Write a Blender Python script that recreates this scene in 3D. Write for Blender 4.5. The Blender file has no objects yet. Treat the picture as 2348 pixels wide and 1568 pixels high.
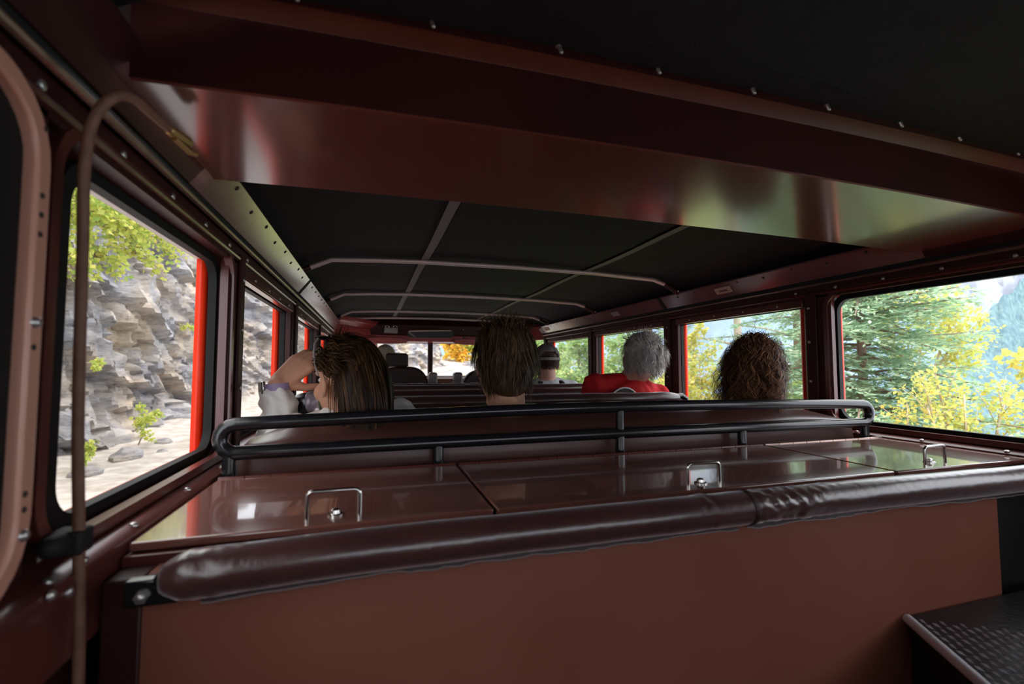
import bpy, bmesh, math, random
from mathutils import Vector, Matrix, noise
rnd = random.Random(7)
E = 1.2                      # camera height above the bus floor; all heights below are measured from the camera
scene = bpy.context.scene
COL = scene.collection
V = Vector
ORG = {}

# ------------------------------------------------------------------ materials
def lin(r, g, b):
    f = lambda c: (c / 255 / 12.92) if c / 255 <= 0.04045 else ((c / 255 + 0.055) / 1.055) ** 2.4
    return (f(r), f(g), f(b), 1)

def mat(name, col, rough=0.5, metal=0.0, coat=0.0, coat_rough=0.1, col2=None, nscale=8.0, bump=0.0, bscale=60.0,
        spec=0.5, stretch=None, trans=0.0, island=None, detail=4.0, contrast=(0.35, 0.65), rough2=None, coords='Object', sheen=0.0):
    m = bpy.data.materials.new(name); m.use_nodes = True
    nt = m.node_tree; N = nt.nodes; L = nt.links
    b = N['Principled BSDF']
    b.inputs['Base Color'].default_value = col
    b.inputs['Roughness'].default_value = rough
    b.inputs['Metallic'].default_value = metal
    b.inputs['Coat Weight'].default_value = coat
    b.inputs['Coat Roughness'].default_value = coat_rough
    b.inputs['Specular IOR Level'].default_value = spec
    b.inputs['Transmission Weight'].default_value = trans
    b.inputs['Sheen Weight'].default_value = sheen; b.inputs['Sheen Roughness'].default_value = 0.35; b.inputs['Sheen Tint'].default_value = (0.92, 0.86, 0.92, 1)
    tc = N.new('ShaderNodeTexCoord'); mp = N.new('ShaderNodeMapping')
    L.new(tc.outputs[coords], mp.inputs['Vector'])
    if stretch: mp.inputs['Scale'].default_value = stretch
    if col2 is not None:
        if island:
            g = N.new('ShaderNodeNewGeometry'); src = g.outputs['Random Per Island']
        else:
            n = N.new('ShaderNodeTexNoise'); n.inputs['Scale'].default_value = nscale; n.inputs['Detail'].default_value = detail
            L.new(mp.outputs[0], n.inputs['Vector']); src = n.outputs['Fac']
        r = N.new('ShaderNodeValToRGB')
        r.color_ramp.elements[0].color = col; r.color_ramp.elements[1].color = col2
        if not island:
            r.color_ramp.elements[0].position, r.color_ramp.elements[1].position = contrast
        elif isinstance(island, (list, tuple)):
            for p, c in island:
                e = r.color_ramp.elements.new(p); e.color = c
        L.new(src, r.inputs[0]); L.new(r.outputs[0], b.inputs['Base Color'])
        if rough2 is not None:
            mr = N.new('ShaderNodeMapRange'); mr.inputs[3].default_value = rough; mr.inputs[4].default_value = rough2
            L.new(src, mr.inputs[0]); L.new(mr.outputs[0], b.inputs['Roughness'])
    if bump:
        n2 = N.new('ShaderNodeTexNoise'); n2.inputs['Scale'].default_value = bscale; n2.inputs['Detail'].default_value = 5
        L.new(mp.outputs[0], n2.inputs['Vector'])
        bp = N.new('ShaderNodeBump'); bp.inputs['Strength'].default_value = bump; bp.inputs['Distance'].default_value = 0.01
        L.new(n2.outputs['Fac'], bp.inputs['Height']); L.new(bp.outputs[0], b.inputs['Normal'])
    return m

def leaf_mat(name, cols, tr=0.45):
    m = bpy.data.materials.new(name); m.use_nodes = True
    nt = m.node_tree; N = nt.nodes; L = nt.links
    N.remove(N['Principled BSDF'])
    g = N.new('ShaderNodeNewGeometry'); r = N.new('ShaderNodeValToRGB'); L.new(g.outputs['Random Per Island'], r.inputs[0])
    r.color_ramp.elements[0].color = cols[0]; r.color_ramp.elements[1].color = cols[-1]
    for i, c in enumerate(cols[1:-1]):
        e = r.color_ramp.elements.new((i + 1) / (len(cols) - 1)); e.color = c
    d = N.new('ShaderNodeBsdfDiffuse'); t = N.new('ShaderNodeBsdfTranslucent'); mx = N.new('ShaderNodeMixShader'); mx.inputs[0].default_value = tr
    L.new(r.outputs[0], d.inputs[0]); L.new(r.outputs[0], t.inputs[0]); L.new(d.outputs[0], mx.inputs[1]); L.new(t.outputs[0], mx.inputs[2])
    L.new(mx.outputs[0], N['Material Output'].inputs[0])
    return m

def glass_mat(name, tint=(1, 1, 1, 1), ior=1.45, cap=1.0):
    """thin pane: clear straight through, mirror reflection by Fresnel"""
    m = bpy.data.materials.new(name); m.use_nodes = True
    nt = m.node_tree; N = nt.nodes; L = nt.links
    N.remove(N['Principled BSDF'])
    fr = N.new('ShaderNodeFresnel'); fr.inputs[0].default_value = ior
    t = N.new('ShaderNodeBsdfTransparent'); t.inputs[0].default_value = tint
    g = N.new('ShaderNodeBsdfGlossy'); g.inputs['Roughness'].default_value = 0.0
    mx = N.new('ShaderNodeMixShader')
    ml = N.new('ShaderNodeMath'); ml.operation = 'MULTIPLY'; ml.inputs[1].default_value = cap
    L.new(fr.outputs[0], ml.inputs[0]); L.new(ml.outputs[0], mx.inputs[0])
    L.new(t.outputs[0], mx.inputs[1]); L.new(g.outputs[0], mx.inputs[2])
    L.new(mx.outputs[0], N['Material Output'].inputs[0])
    return m

M = {}
M['maroon'] = mat('maroon_paint', (0.105, 0.026, 0.020, 1), 0.30, coat=0.35, coat_rough=0.12, col2=(0.135, 0.034, 0.026, 1), nscale=5, bump=0.02, bscale=25)
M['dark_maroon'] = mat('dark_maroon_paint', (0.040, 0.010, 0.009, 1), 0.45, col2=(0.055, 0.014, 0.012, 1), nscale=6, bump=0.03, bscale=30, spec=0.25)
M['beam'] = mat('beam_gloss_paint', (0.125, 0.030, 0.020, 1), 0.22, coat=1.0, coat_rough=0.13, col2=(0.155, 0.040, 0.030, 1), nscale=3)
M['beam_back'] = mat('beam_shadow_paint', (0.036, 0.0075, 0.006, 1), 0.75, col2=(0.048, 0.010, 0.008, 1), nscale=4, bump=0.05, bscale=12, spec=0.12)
M['flange'] = mat('flange_paint', (0.13, 0.027, 0.013, 1), 0.5, spec=0.3, col2=(0.10, 0.022, 0.011, 1), nscale=5)
M['cove'] = mat('cove_gloss_paint', (0.22, 0.10, 0.105, 1), 0.22, coat=0.8, coat_rough=0.15, col2=(0.18, 0.07, 0.07, 1), nscale=4)
M['lid'] = mat('lid_gloss_paint', (0.29, 0.112, 0.086, 1), 0.19, coat=1.0, coat_rough=0.05, col2=(0.33, 0.130, 0.098, 1), nscale=5, rough2=0.24, spec=0.7)
M['partition'] = mat('partition_paint', (0.240, 0.074, 0.047, 1), 0.6, spec=0.25, col2=(0.27, 0.090, 0.060, 1), nscale=3, bump=0.02, bscale=120)
M['scuff'] = mat('scuff_marks', (0.36, 0.19, 0.16, 1), 0.7)
M['post'] = mat('post_lit_tan', (0.76, 0.36, 0.25, 1), 0.4, coat=0.4, coat_rough=0.2, col2=(0.80, 0.40, 0.28, 1), nscale=4)  # orange-tan of daylight on the inner face, put into the paint
M['trim'] = mat('trim_satin_metal', (0.42, 0.30, 0.26, 1), 0.30, metal=0.8, col2=(0.30, 0.20, 0.17, 1), nscale=12)
M['canvas'] = mat('black_canvas', (0.0135, 0.0095, 0.0115, 1), 0.8, col2=(0.018, 0.0135, 0.0155, 1), nscale=30, bump=0.25, bscale=220, spec=0.2)
M['tape'] = mat('grey_seam_tape', (0.16, 0.13, 0.13, 1), 0.7, bump=0.1, bscale=150)
M['leather'] = mat('brown_leather', (0.060, 0.020, 0.019, 1), 0.30, coat=0.9, coat_rough=0.22, sheen=0.6, col2=(0.075, 0.026, 0.023, 1), nscale=14, bump=0.10, bscale=140)
M['leather_dark'] = mat('dark_leather', (0.030, 0.011, 0.011, 1), 0.45, spec=0.3, col2=(0.038, 0.015, 0.014, 1), nscale=14, bump=0.12, bscale=140)
M['seatback'] = mat('seat_back_vinyl', (0.095, 0.035, 0.027, 1), 0.34, coat=0.3, coat_rough=0.2, col2=(0.11, 0.042, 0.033, 1), nscale=6, bump=0.03, bscale=60)
M['piping'] = mat('pale_hem', (0.25, 0.19, 0.19, 1), 0.5)
M['white_piping'] = mat('white_piping', (0.75, 0.72, 0.72, 1), 0.5)
M['black_metal'] = mat('black_enamel', (0.010, 0.011, 0.013, 1), 0.22, coat=0.4, coat_rough=0.2, bump=0.02, bscale=120)
M['black'] = mat('matte_black', (0.008, 0.007, 0.007, 1), 0.7, bump=0.05)
M['rubber'] = mat('black_rubber', (0.010, 0.011, 0.011, 1), 0.6, bump=0.03, spec=0.25)
M['chrome'] = mat('polished_steel', (0.72, 0.68, 0.64, 1), 0.16, metal=1.0, bump=0.01, bscale=40)
M['bow'] = mat('bow_tube_metal', (0.62, 0.46, 0.42, 1), 0.32, metal=0.25, bump=0.01, bscale=40)
M['screw'] = mat('screw_steel', (0.62, 0.60, 0.58, 1), 0.35, metal=0.9, bump=0.02)
M['dark_screw'] = mat('dark_screw', (0.03, 0.02, 0.02, 1), 0.5, bump=0.02)
M['tread'] = mat('tread_plate', (0.045, 0.048, 0.056, 1), 0.36, metal=0.6, col2=(0.03, 0.032, 0.038, 1), nscale=12, bump=0.15, bscale=90)
M['lug'] = mat('tread_lug_highlight', (0.75, 0.78, 0.86, 1), 0.4, metal=0.1)  # highlights on the raised lugs painted as a pale colour
M['nosing'] = mat('worn_nosing', (0.85, 0.85, 0.92, 1), 0.45, metal=0.0, col2=(0.70, 0.70, 0.76, 1), nscale=40)
M['red'] = mat('red_body_paint', (0.90, 0.042, 0.006, 1), 0.4, coat=0.15, spec=0.25, coat_rough=0.05, col2=(0.84, 0.036, 0.006, 1), nscale=3)
M['red_in'] = mat('red_inner_paint', (0.42, 0.06, 0.05, 1), 0.35, coat=0.4, col2=(0.36, 0.05, 0.045, 1), nscale=4)
M['white_paint'] = mat('white_paint', (0.8, 0.78, 0.76, 1), 0.4)
M['cord'] = mat('tan_cord', (0.26, 0.125, 0.075, 1), 0.55, col2=(0.20, 0.09, 0.055, 1), nscale=60, bump=0.2, bscale=200)
M['brass'] = mat('brass_hook', (0.45, 0.28, 0.11, 1), 0.4, metal=0.7)
M['plastic_grey'] = mat('grey_plate', (0.33, 0.30, 0.29, 1), 0.5)
M['sticker'] = mat('pale_sticker', (0.62, 0.42, 0.34, 1), 0.4)
M['sticker_red'] = mat('orange_sticker', (0.75, 0.28, 0.16, 1), 0.4)
M['ink'] = mat('dark_ink', (0.06, 0.04, 0.04, 1), 0.6)
M['mirror'] = mat('mirror_silver', (0.9, 0.9, 0.9, 1), 0.02, metal=1.0)
M['glass'] = glass_mat('window_glass', (0.98, 0.985, 0.985, 1), 1.35, 0.14)
M['skin'] = mat('skin', (0.64, 0.31, 0.19, 1), 0.5, col2=(0.70, 0.36, 0.23, 1), nscale=30, bump=0.05, bscale=250)
M['skin_pale'] = mat('skin_pale', (0.66, 0.34, 0.25, 1), 0.5, col2=(0.72, 0.39, 0.30, 1), nscale=30, bump=0.05, bscale=250)
M['eye'] = mat('eye_white', (0.8, 0.78, 0.75, 1), 0.2)
M['lip'] = mat('lip', (0.42, 0.14, 0.12, 1), 0.45)
def hair_mat(name, c0, c1, c2):
    return mat(name, c0, 0.42, col2=c2, island=[(0.55, c1)], spec=0.15)
M['hair_brown'] = hair_mat('long_brown_hair', (0.016, 0.0075, 0.004, 1), (0.046, 0.022, 0.009, 1), (0.13, 0.064, 0.026, 1))
M['hair_dark'] = hair_mat('short_brown_hair', (0.026, 0.014, 0.008, 1), (0.070, 0.038, 0.020, 1), (0.16, 0.092, 0.045, 1))
M['hair_grey'] = hair_mat('silver_hair', (0.36, 0.31, 0.28, 1), (0.62, 0.56, 0.51, 1), (0.88, 0.84, 0.79, 1))
M['hair_curly'] = hair_mat('curly_brown_hair', (0.030, 0.012, 0.008, 1), (0.15, 0.062, 0.032, 1), (0.42, 0.21, 0.105, 1))
M['hair_crop'] = hair_mat('cropped_brown_hair', (0.04, 0.022, 0.016, 1), (0.06, 0.035, 0.025, 1), (0.09, 0.055, 0.04, 1))
M['white_cloth'] = mat('white_nylon', (0.88, 0.85, 0.80, 1), 0.7, col2=(0.80, 0.77, 0.72, 1), nscale=14, bump=0.25, bscale=24)
M['white_tee'] = mat('white_cotton', (0.72, 0.72, 0.78, 1), 0.85, bump=0.1, bscale=60)
M['red_cloth'] = mat('red_cotton', (0.72, 0.012, 0.016, 1), 0.85, col2=(0.60, 0.010, 0.013, 1), nscale=9, bump=0.25, bscale=22)
M['grey_cloth'] = mat('charcoal_cotton', (0.05, 0.055, 0.05, 1), 0.9, bump=0.2, bscale=60)
M['rust_cloth'] = mat('rust_knit', (0.15, 0.05, 0.03, 1), 0.9, bump=0.2, bscale=60)
M['beige_cloth'] = mat('beige_cotton', (0.36, 0.29, 0.22, 1), 0.9, bump=0.15, bscale=60)
M['denim'] = mat('dark_denim', (0.03, 0.04, 0.07, 1), 0.9, bump=0.15, bscale=120)
M['cap_grey'] = mat('grey_cap_twill', (0.19, 0.16, 0.155, 1), 0.85, bump=0.15, bscale=200)
M['cap_light'] = mat('light_cap_twill', (0.33, 0.29, 0.275, 1), 0.85, bump=0.15, bscale=200)
M['lavender'] = mat('lavender_silicone', (0.36, 0.27, 0.45, 1), 0.5)
M['clear_purple'] = mat('clear_tumbler_plastic', (0.55, 0.45, 0.52, 1), 0.15, trans=0.6)
M['dash'] = mat('dash_panel', (0.21, 0.085, 0.05, 1), 0.5, col2=(0.25, 0.10, 0.06, 1), nscale=8)

# rock, road and mountain materials
def rock_mat():
    m = bpy.data.materials.new('cliff_rock'); m.use_nodes = True
    nt = m.node_tree; N = nt.nodes; L = nt.links; b = N['Principled BSDF']
    b.inputs['Roughness'].default_value = 0.9; b.inputs['Specular IOR Level'].default_value = 0.2
    tc = N.new('ShaderNodeTexCoord')
    mp = N.new('ShaderNodeMapping'); mp.inputs['Rotation'].default_value = (0.32, 0.06, 0); mp.inputs['Scale'].default_value = (0.9, 0.45, 2.3)
    L.new(tc.outputs['Object'], mp.inputs[0])
    n1 = N.new('ShaderNodeTexNoise'); n1.inputs['Scale'].default_value = 1.1; n1.inputs['Detail'].default_value = 9; n1.inputs['Roughness'].default_value = 0.68
    n2 = N.new('ShaderNodeTexNoise'); n2.inputs['Scale'].default_value = 0.7; n2.inputs['Detail'].default_value = 3
    n3 = N.new('ShaderNodeTexNoise'); n3.inputs['Scale'].default_value = 4.5; n3.inputs['Detail'].default_value = 10; n3.inputs['Roughness'].default_value = 0.75
    L.new(mp.outputs[0], n1.inputs[0]); L.new(tc.outputs['Object'], n2.inputs[0]); L.new(mp.outputs[0], n3.inputs[0])
    r1 = N.new('ShaderNodeValToRGB')
    e = r1.color_ramp.elements; e[0].position = 0.30; e[0].color = (0.20, 0.195, 0.205, 1); e[1].position = 0.70; e[1].color = (0.72, 0.66, 0.60, 1)
    x = e.new(0.44); x.color = (0.37, 0.355, 0.36, 1); x = e.new(0.54); x.color = (0.52, 0.49, 0.47, 1)
    L.new(n1.outputs['Fac'], r1.inputs[0])
    r2 = N.new('ShaderNodeValToRGB'); e = r2.color_ramp.elements
    e[0].position = 0.40; e[0].color = (0.86, 0.88, 0.95, 1); e[1].position = 0.64; e[1].color = (1.0, 0.86, 0.70, 1)
    L.new(n2.outputs['Fac'], r2.inputs[0])
    mx = N.new('ShaderNodeMix'); mx.data_type = 'RGBA'; mx.blend_type = 'MULTIPLY'; mx.inputs[0].default_value = 1
    L.new(r1.outputs[0], mx.inputs[6]); L.new(r2.outputs[0], mx.inputs[7])
    r3 = N.new('ShaderNodeValToRGB'); e = r3.color_ramp.elements; e[0].position = 0.33; e[0].color = (0.42, 0.42, 0.44, 1); e[1].position = 0.47; e[1].color = (1, 1, 1, 1)
    L.new(n3.outputs['Fac'], r3.inputs[0])
    mx2 = N.new('ShaderNodeMix'); mx2.data_type = 'RGBA'; mx2.blend_type = 'MULTIPLY'; mx2.inputs[0].default_value = 0.9
    L.new(mx.outputs[2], mx2.inputs[6]); L.new(r3.outputs[0], mx2.inputs[7]); L.new(mx2.outputs[2], b.inputs['Base Color'])
    bp = N.new('ShaderNodeBump'); bp.inputs['Strength'].default_value = 0.9; bp.inputs['Distance'].default_value = 0.12
    L.new(n3.outputs['Fac'], bp.inputs['Height']); L.new(bp.outputs[0], b.inputs['Normal'])
    return m
M['rock'] = rock_mat()
M['road'] = mat('pale_asphalt', (0.26, 0.256, 0.26, 1), 0.9, col2=(0.33, 0.32, 0.32, 1), nscale=1.5, bump=0.3, bscale=40)
M['gravel'] = mat('shoulder_gravel', (0.29, 0.25, 0.215, 1), 0.95, col2=(0.44, 0.395, 0.36, 1), nscale=3.5, detail=9, bump=0.8, bscale=18)
M['bank'] = mat('grassy_bank', (0.12, 0.20, 0.05, 1), 0.95, col2=(0.34, 0.34, 0.10, 1), nscale=1.5, detail=8, bump=0.6, bscale=6)
M['line'] = mat('yellow_line', (0.6, 0.42, 0.1, 1), 0.8)
M['mount_near'] = mat('forested_slope', (0.110, 0.175, 0.205, 1), 1.0, col2=(0.170, 0.255, 0.260, 1), nscale=0.30, detail=7, spec=0.0, stretch=(1, 0.4, 0.6), contrast=(0.40, 0.62))  # blue cast of the haze mixed into the forest colour
M['mount_far'] = mat('hazy_mountain', (0.20, 0.275, 0.39, 1), 1.0, col2=(0.26, 0.33, 0.42, 1), nscale=0.012, detail=9, spec=0.0, contrast=(0.36, 0.66))  # valley haze painted in as a bluish base colour
M['mount_top'] = mat('haze_paled_summit', (0.33, 0.35, 0.41, 1), 1.0, col2=(0.37, 0.38, 0.42, 1), nscale=0.010, detail=10, spec=0.0, contrast=(0.42, 0.60))  # paleness of mist and distance put into the colour
M['bark'] = mat('bark', (0.20, 0.14, 0.11, 1), 0.95, col2=(0.34, 0.26, 0.21, 1), nscale=6, stretch=(1, 1, 0.25), bump=0.6, bscale=20)
M['bark_pale'] = mat('pale_bark', (0.48, 0.38, 0.32, 1), 0.95, col2=(0.62, 0.52, 0.45, 1), nscale=6, stretch=(1, 1, 0.25), bump=0.4, bscale=20)
M['leaf_yellow'] = leaf_mat('yellow_leaves', [(0.78, 0.64, 0.17, 1), (0.68, 0.68, 0.22, 1), (0.50, 0.58, 0.18, 1), (0.82, 0.74, 0.30, 1)], 0.5)
M['leaf_lime'] = leaf_mat('lime_leaves', [(0.46, 0.54, 0.12, 1), (0.64, 0.64, 0.16, 1), (0.32, 0.46, 0.12, 1), (0.76, 0.68, 0.20, 1)], 0.55)
M['leaf_green'] = leaf_mat('green_leaves', [(0.28, 0.44, 0.18, 1), (0.38, 0.54, 0.22, 1), (0.50, 0.60, 0.26, 1), (0.32, 0.46, 0.30, 1)], 0.5)
M['leaf_orange'] = leaf_mat('orange_leaves', [(0.80, 0.40, 0.05, 1), (0.85, 0.55, 0.08, 1), (0.66, 0.56, 0.12, 1)], 0.5)
M['needle'] = leaf_mat('fir_needles', [(0.22, 0.37, 0.24, 1), (0.40, 0.57, 0.38, 1), (0.60, 0.72, 0.52, 1), (0.32, 0.49, 0.38, 1)], 0.45)
M['needle_light'] = leaf_mat('olive_needles', [(0.24, 0.36, 0.14, 1), (0.40, 0.50, 0.18, 1), (0.52, 0.58, 0.22, 1)], 0.4)

# ------------------------------------------------------------------ mesh helpers
class MB:
    def __init__(s): s.v = []; s.f = []
    def add(s, vs, fs):
        o = len(s.v); s.v += [V(v) for v in vs]; s.f += [tuple(i + o for i in f) for f in fs]; return s
    def box(s, x0, x1, y0, y1, z0, z1):
        return s.add([(x0, y0, z0), (x1, y0, z0), (x1, y1, z0), (x0, y1, z0), (x0, y0, z1), (x1, y0, z1), (x1, y1, z1), (x0, y1, z1)],
                     [(0, 3, 2, 1), (4, 5, 6, 7), (0, 1, 5, 4), (1, 2, 6, 5), (2, 3, 7, 6), (3, 0, 4, 7)])
    def obox(s, c, ax, ay, az):
        c, ax, ay, az = V(c), V(ax), V(ay), V(az)
        p = [c + ax * i + ay * j + az * k for k in (-1, 1) for i, j in ((-1, -1), (1, -1), (1, 1), (-1, 1))]
        return s.add(p, [(0, 3, 2, 1), (4, 5, 6, 7), (0, 1, 5, 4), (1, 2, 6, 5), (2, 3, 7, 6), (3, 0, 4, 7)])
    def tube(s, pts, r, n=10, closed=False, caps=True, wob=None):
        pts = [V(p) for p in pts]; m = len(pts)
        rs = r if isinstance(r, (list, tuple)) else [r] * m
        t0 = (pts[1] - pts[0]).normalized()
        up = V((0, 0, 1)) if abs(t0.z) < 0.9 else V((0, 1, 0))
        a = t0.cross(up).normalized(); vs = []
        for i, p in enumerate(pts):
            if closed: t = (pts[(i + 1) % m] - pts[i - 1]).normalized()
            else: t = (pts[min(i + 1, m - 1)] - pts[max(i - 1, 0)]).normalized()
            a = (a - t * a.dot(t)).normalized(); b = t.cross(a)
            for k in range(n):
                an = 2 * math.pi * k / n
                rr = rs[i] * (wob(i, k) if wob else 1)
                vs.append(p + (a * math.cos(an) + b * math.sin(an)) * rr)
        fs = []
        for i in range(m if closed else m - 1):
            j = (i + 1) % m
            for k in range(n):
                l = (k + 1) % n
                fs.append((i * n + k, i * n + l, j * n + l, j * n + k))
        if caps and not closed:
            fs.append(tuple(range(n - 1, -1, -1))); fs.append(tuple((m - 1) * n + k for k in range(n)))
        return s.add(vs, fs)
    def prism_y(s, prof, y0, y1):
        """closed profile of (x, z) points pushed along y"""
        n = len(prof)
        vs = [(x, y0, z) for x, z in prof] + [(x, y1, z) for x, z in prof]
        fs = [(i, (i + 1) % n, n + (i + 1) % n, n + i) for i in range(n)]
        return s.add(vs, fs + [tuple(range(n - 1, -1, -1)), tuple(range(n, 2 * n))])
    def prism_x(s, prof, x0, x1):
        n = len(prof)
        vs = [(x0, y, z) for y, z in prof] + [(x1, y, z) for y, z in prof]
        fs = [(i, (i + 1) % n, n + (i + 1) % n, n + i) for i in range(n)]
        return s.add(vs, fs + [tuple(range(n - 1, -1, -1)), tuple(range(n, 2 * n))])
    def prism_dir(s, prof, d):
        n = len(prof); d = V(d)
        vs = [V(p) for p in prof] + [V(p) + d for p in prof]
        fs = [(i, (i + 1) % n, n + (i + 1) % n, n + i) for i in range(n)]
        return s.add(vs, fs + [tuple(range(n - 1, -1, -1)), tuple(range(n, 2 * n))])
    def ell(s, c, rx, ry, rz, R=None, nu=16, nv=10):
        c = V(c); vs = []; fs = []
        for j in range(1, nv):
            th = math.pi * j / nv
            for i in range(nu):
                ph = 2 * math.pi * i / nu
                q = V((rx * math.sin(th) * math.cos(ph), ry * math.sin(th) * math.sin(ph), rz * math.cos(th)))
                vs.append(c + (R @ q if R else q))
        tq, bq = V((0, 0, rz)), V((0, 0, -rz))
        vs.append(c + (R @ tq if R else tq)); vs.append(c + (R @ bq if R else bq))
        T, B = len(vs) - 2, len(vs) - 1
        for j in range(nv - 2):
            for i in range(nu):
                k = (i + 1) % nu
                fs.append((j * nu + i, (j + 1) * nu + i, (j + 1) * nu + k, j * nu + k))
        for i in range(nu):
            k = (i + 1) % nu
            fs.append((T, i, k)); fs.append((B, (nv - 2) * nu + k, (nv - 2) * nu + i))
        return s.add(vs, fs)
    def caps(s, a, b, ra, rb, n=12):
        """tapered capsule"""
        a, b = V(a), V(b); d = b - a
        if d.length < 1e-6: return s.ell(a, ra, ra, ra)
        t = d.normalized(); pts = []; rs = []
        for k in range(4):
            th = math.pi / 2 * (1 - k / 4) ; pts.append(a - t * ra * math.sin(th) * 0.999); rs.append(max(ra * math.cos(th), 1e-3 * ra + 1e-4))
        for k in range(0, 3): pts.append(a + d * (k / 2)); rs.append(ra + (rb - ra) * k / 2)
        for k in range(1, 5):
            th = math.pi / 2 * k / 4; pts.append(b + t * rb * math.sin(th)); rs.append(max(rb * math.cos(th), 1e-3 * rb + 1e-4))
        return s.tube(pts, rs, n)
    def loft(s, rings, n=20):
        """rings of (centre, rx, ry): ellipses in horizontal planes (rx along right vector, ry along forward)"""
        vs = []; fs = []
        for c, rx, ry in rings:
            c = V(c)
            for k in range(n):
                a = 2 * math.pi * k / n
                vs.append(c + V((rx * math.cos(a), ry * math.sin(a), 0)))
        for i in range(len(rings) - 1):
            for k in range(n):
                l = (k + 1) % n
                fs.append((i * n + k, i * n + l, (i + 1) * n + l, (i + 1) * n + k))
        fs.append(tuple(range(n - 1, -1, -1))); fs.append(tuple((len(rings) - 1) * n + k for k in range(n)))
        return s.add(vs, fs)
    def disc(s, c, nrm, r, h, n=10, dome=True):
        c, nrm = V(c), V(nrm).normalized()
        if dome: return s.tube([c - nrm * 0.0005, c + nrm * h * 0.5, c + nrm * h * 0.9, c + nrm * h], [r, r * 0.92, r * 0.6, r * 0.15], n)
        return s.tube([c - nrm * 0.0005, c + nrm * h], r, n)
    def rrect_ring(s, axis, c0, u0, u1, z0, z1, w, t, rad, seg=7):
        """rounded rectangular ring in the plane x=c0 (axis 'x', u=y) or y=c0 (axis 'y', u=x); w = band width inward, t = (lo, hi) thickness along the axis"""
        def loop(i):
            r = max(rad - i, 0.004); out = []
            a0, a1, b0, b1 = u0 + i, u1 - i, z0 + i, z1 - i
            for cu, cz, st in ((a1 - r, b1 - r, 0), (a0 + r, b1 - r, 90), (a0 + r, b0 + r, 180), (a1 - r, b0 + r, 270)):
                for k in range(seg + 1):
                    an = math.radians(st + 90 * k / seg); out.append((cu + r * math.cos(an), cz + r * math.sin(an)))
            return out
        o, i_ = loop(0), loop(w); n = len(o); vs = []
        P = (lambda d, u, z: (d, u, z)) if axis == 'x' else (lambda d, u, z: (u, d, z))
        for lp in (o, i_):
            for d in t: vs += [P(c0 + d, u, z) for u, z in lp]
        fs = []
        for k in range(n):
            l = (k + 1) % n
            fs += [(k, l, n + l, n + k), (2 * n + k, 3 * n + k, 3 * n + l, 2 * n + l), (k, 2 * n + k, 2 * n + l, l), (n + k, n + l, 3 * n + l, 3 * n + k)]
        return s.add(vs, fs)

def finish_mesh(me, angle=38, smooth=True):
    bm = bmesh.new(); bm.from_mesh(me)
    bmesh.ops.recalc_face_normals(bm, faces=bm.faces)
    if smooth:
        lim = math.radians(angle)
        for f in bm.faces: f.smooth = True
        for e in bm.edges:
            if len(e.link_faces) == 2 and e.calc_face_angle(0) > lim: e.smooth = False
    bm.to_mesh(me); bm.free()

def build(name, mb, m, parent=None, origin=None, bevel=0.0, smooth=True, angle=38, subd=0, recalc=True):
    if parent is not None: org = ORG[parent.name]
    elif origin is not None: org = V(origin)
    else:
        n = len(mb.v); lo = [min(v[i] for v in mb.v) for i in range(3)]; hi = [max(v[i] for v in mb.v) for i in range(3)]
        org = V(((lo[0] + hi[0]) / 2, (lo[1] + hi[1]) / 2, lo[2]))
    me = bpy.data.meshes.new(name)
    me.from_pydata([tuple(v - org) for v in mb.v], [], mb.f); me.update()
    if recalc: finish_mesh(me, angle, smooth)
    o = bpy.data.objects.new(name, me); COL.objects.link(o)
    me.materials.append(m)
    if parent is not None: o.parent = parent
    else: o.location = org
    ORG[o.name] = org
    if bevel:
        b = o.modifiers.new('edge', 'BEVEL'); b.width = bevel; b.segments = 2; b.limit_method = 'ANGLE'; b.angle_limit = math.radians(40)
    if subd:
        b = o.modifiers.new('soft', 'SUBSURF'); b.levels = subd; b.render_levels = subd
    return o

def tag(o, label=None, cat=None, group=None, kind=None):
    if label: o['label'] = label
    if cat: o['category'] = cat
    if group: o['group'] = group
    if kind: o['kind'] = kind
    return o

def empty(name, loc, label=None, cat=None, group=None, kind=None):
    o = bpy.data.objects.new(name, None); COL.objects.link(o); o.location = V(loc); o.empty_display_size = 0.1
    ORG[o.name] = V(loc)
    return tag(o, label, cat, group, kind)

def remeshed(name, mb, m, parent, voxel=0.006, smooth=6, extra=None):
    """one continuous skin grown over overlapping forms"""
    o = build(name, mb, m, parent, recalc=True, smooth=True)
    r = o.modifiers.new('skin', 'REMESH'); r.mode = 'VOXEL'; r.voxel_size = voxel; r.use_smooth_shade = True
    s = o.modifiers.new('relax', 'SMOOTH'); s.factor = 0.5; s.iterations = smooth
    dg = bpy.context.evaluated_depsgraph_get(); dg.update()
    me = bpy.data.meshes.new_from_object(o.evaluated_get(dg))
    old = o.data; o.modifiers.clear(); o.data = me; bpy.data.meshes.remove(old); me.name = name
    for p in me.polygons: p.use_smooth = True
    if not me.materials: me.materials.append(m)
    return o

def arc(c, r, a0, a1, n, plane='xz'):
    out = []
    for k in range(n + 1):
        a = math.radians(a0 + (a1 - a0) * k / n)
        out.append((c[0] + r * math.cos(a), c[1] + r * math.sin(a)))
    return out
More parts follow.
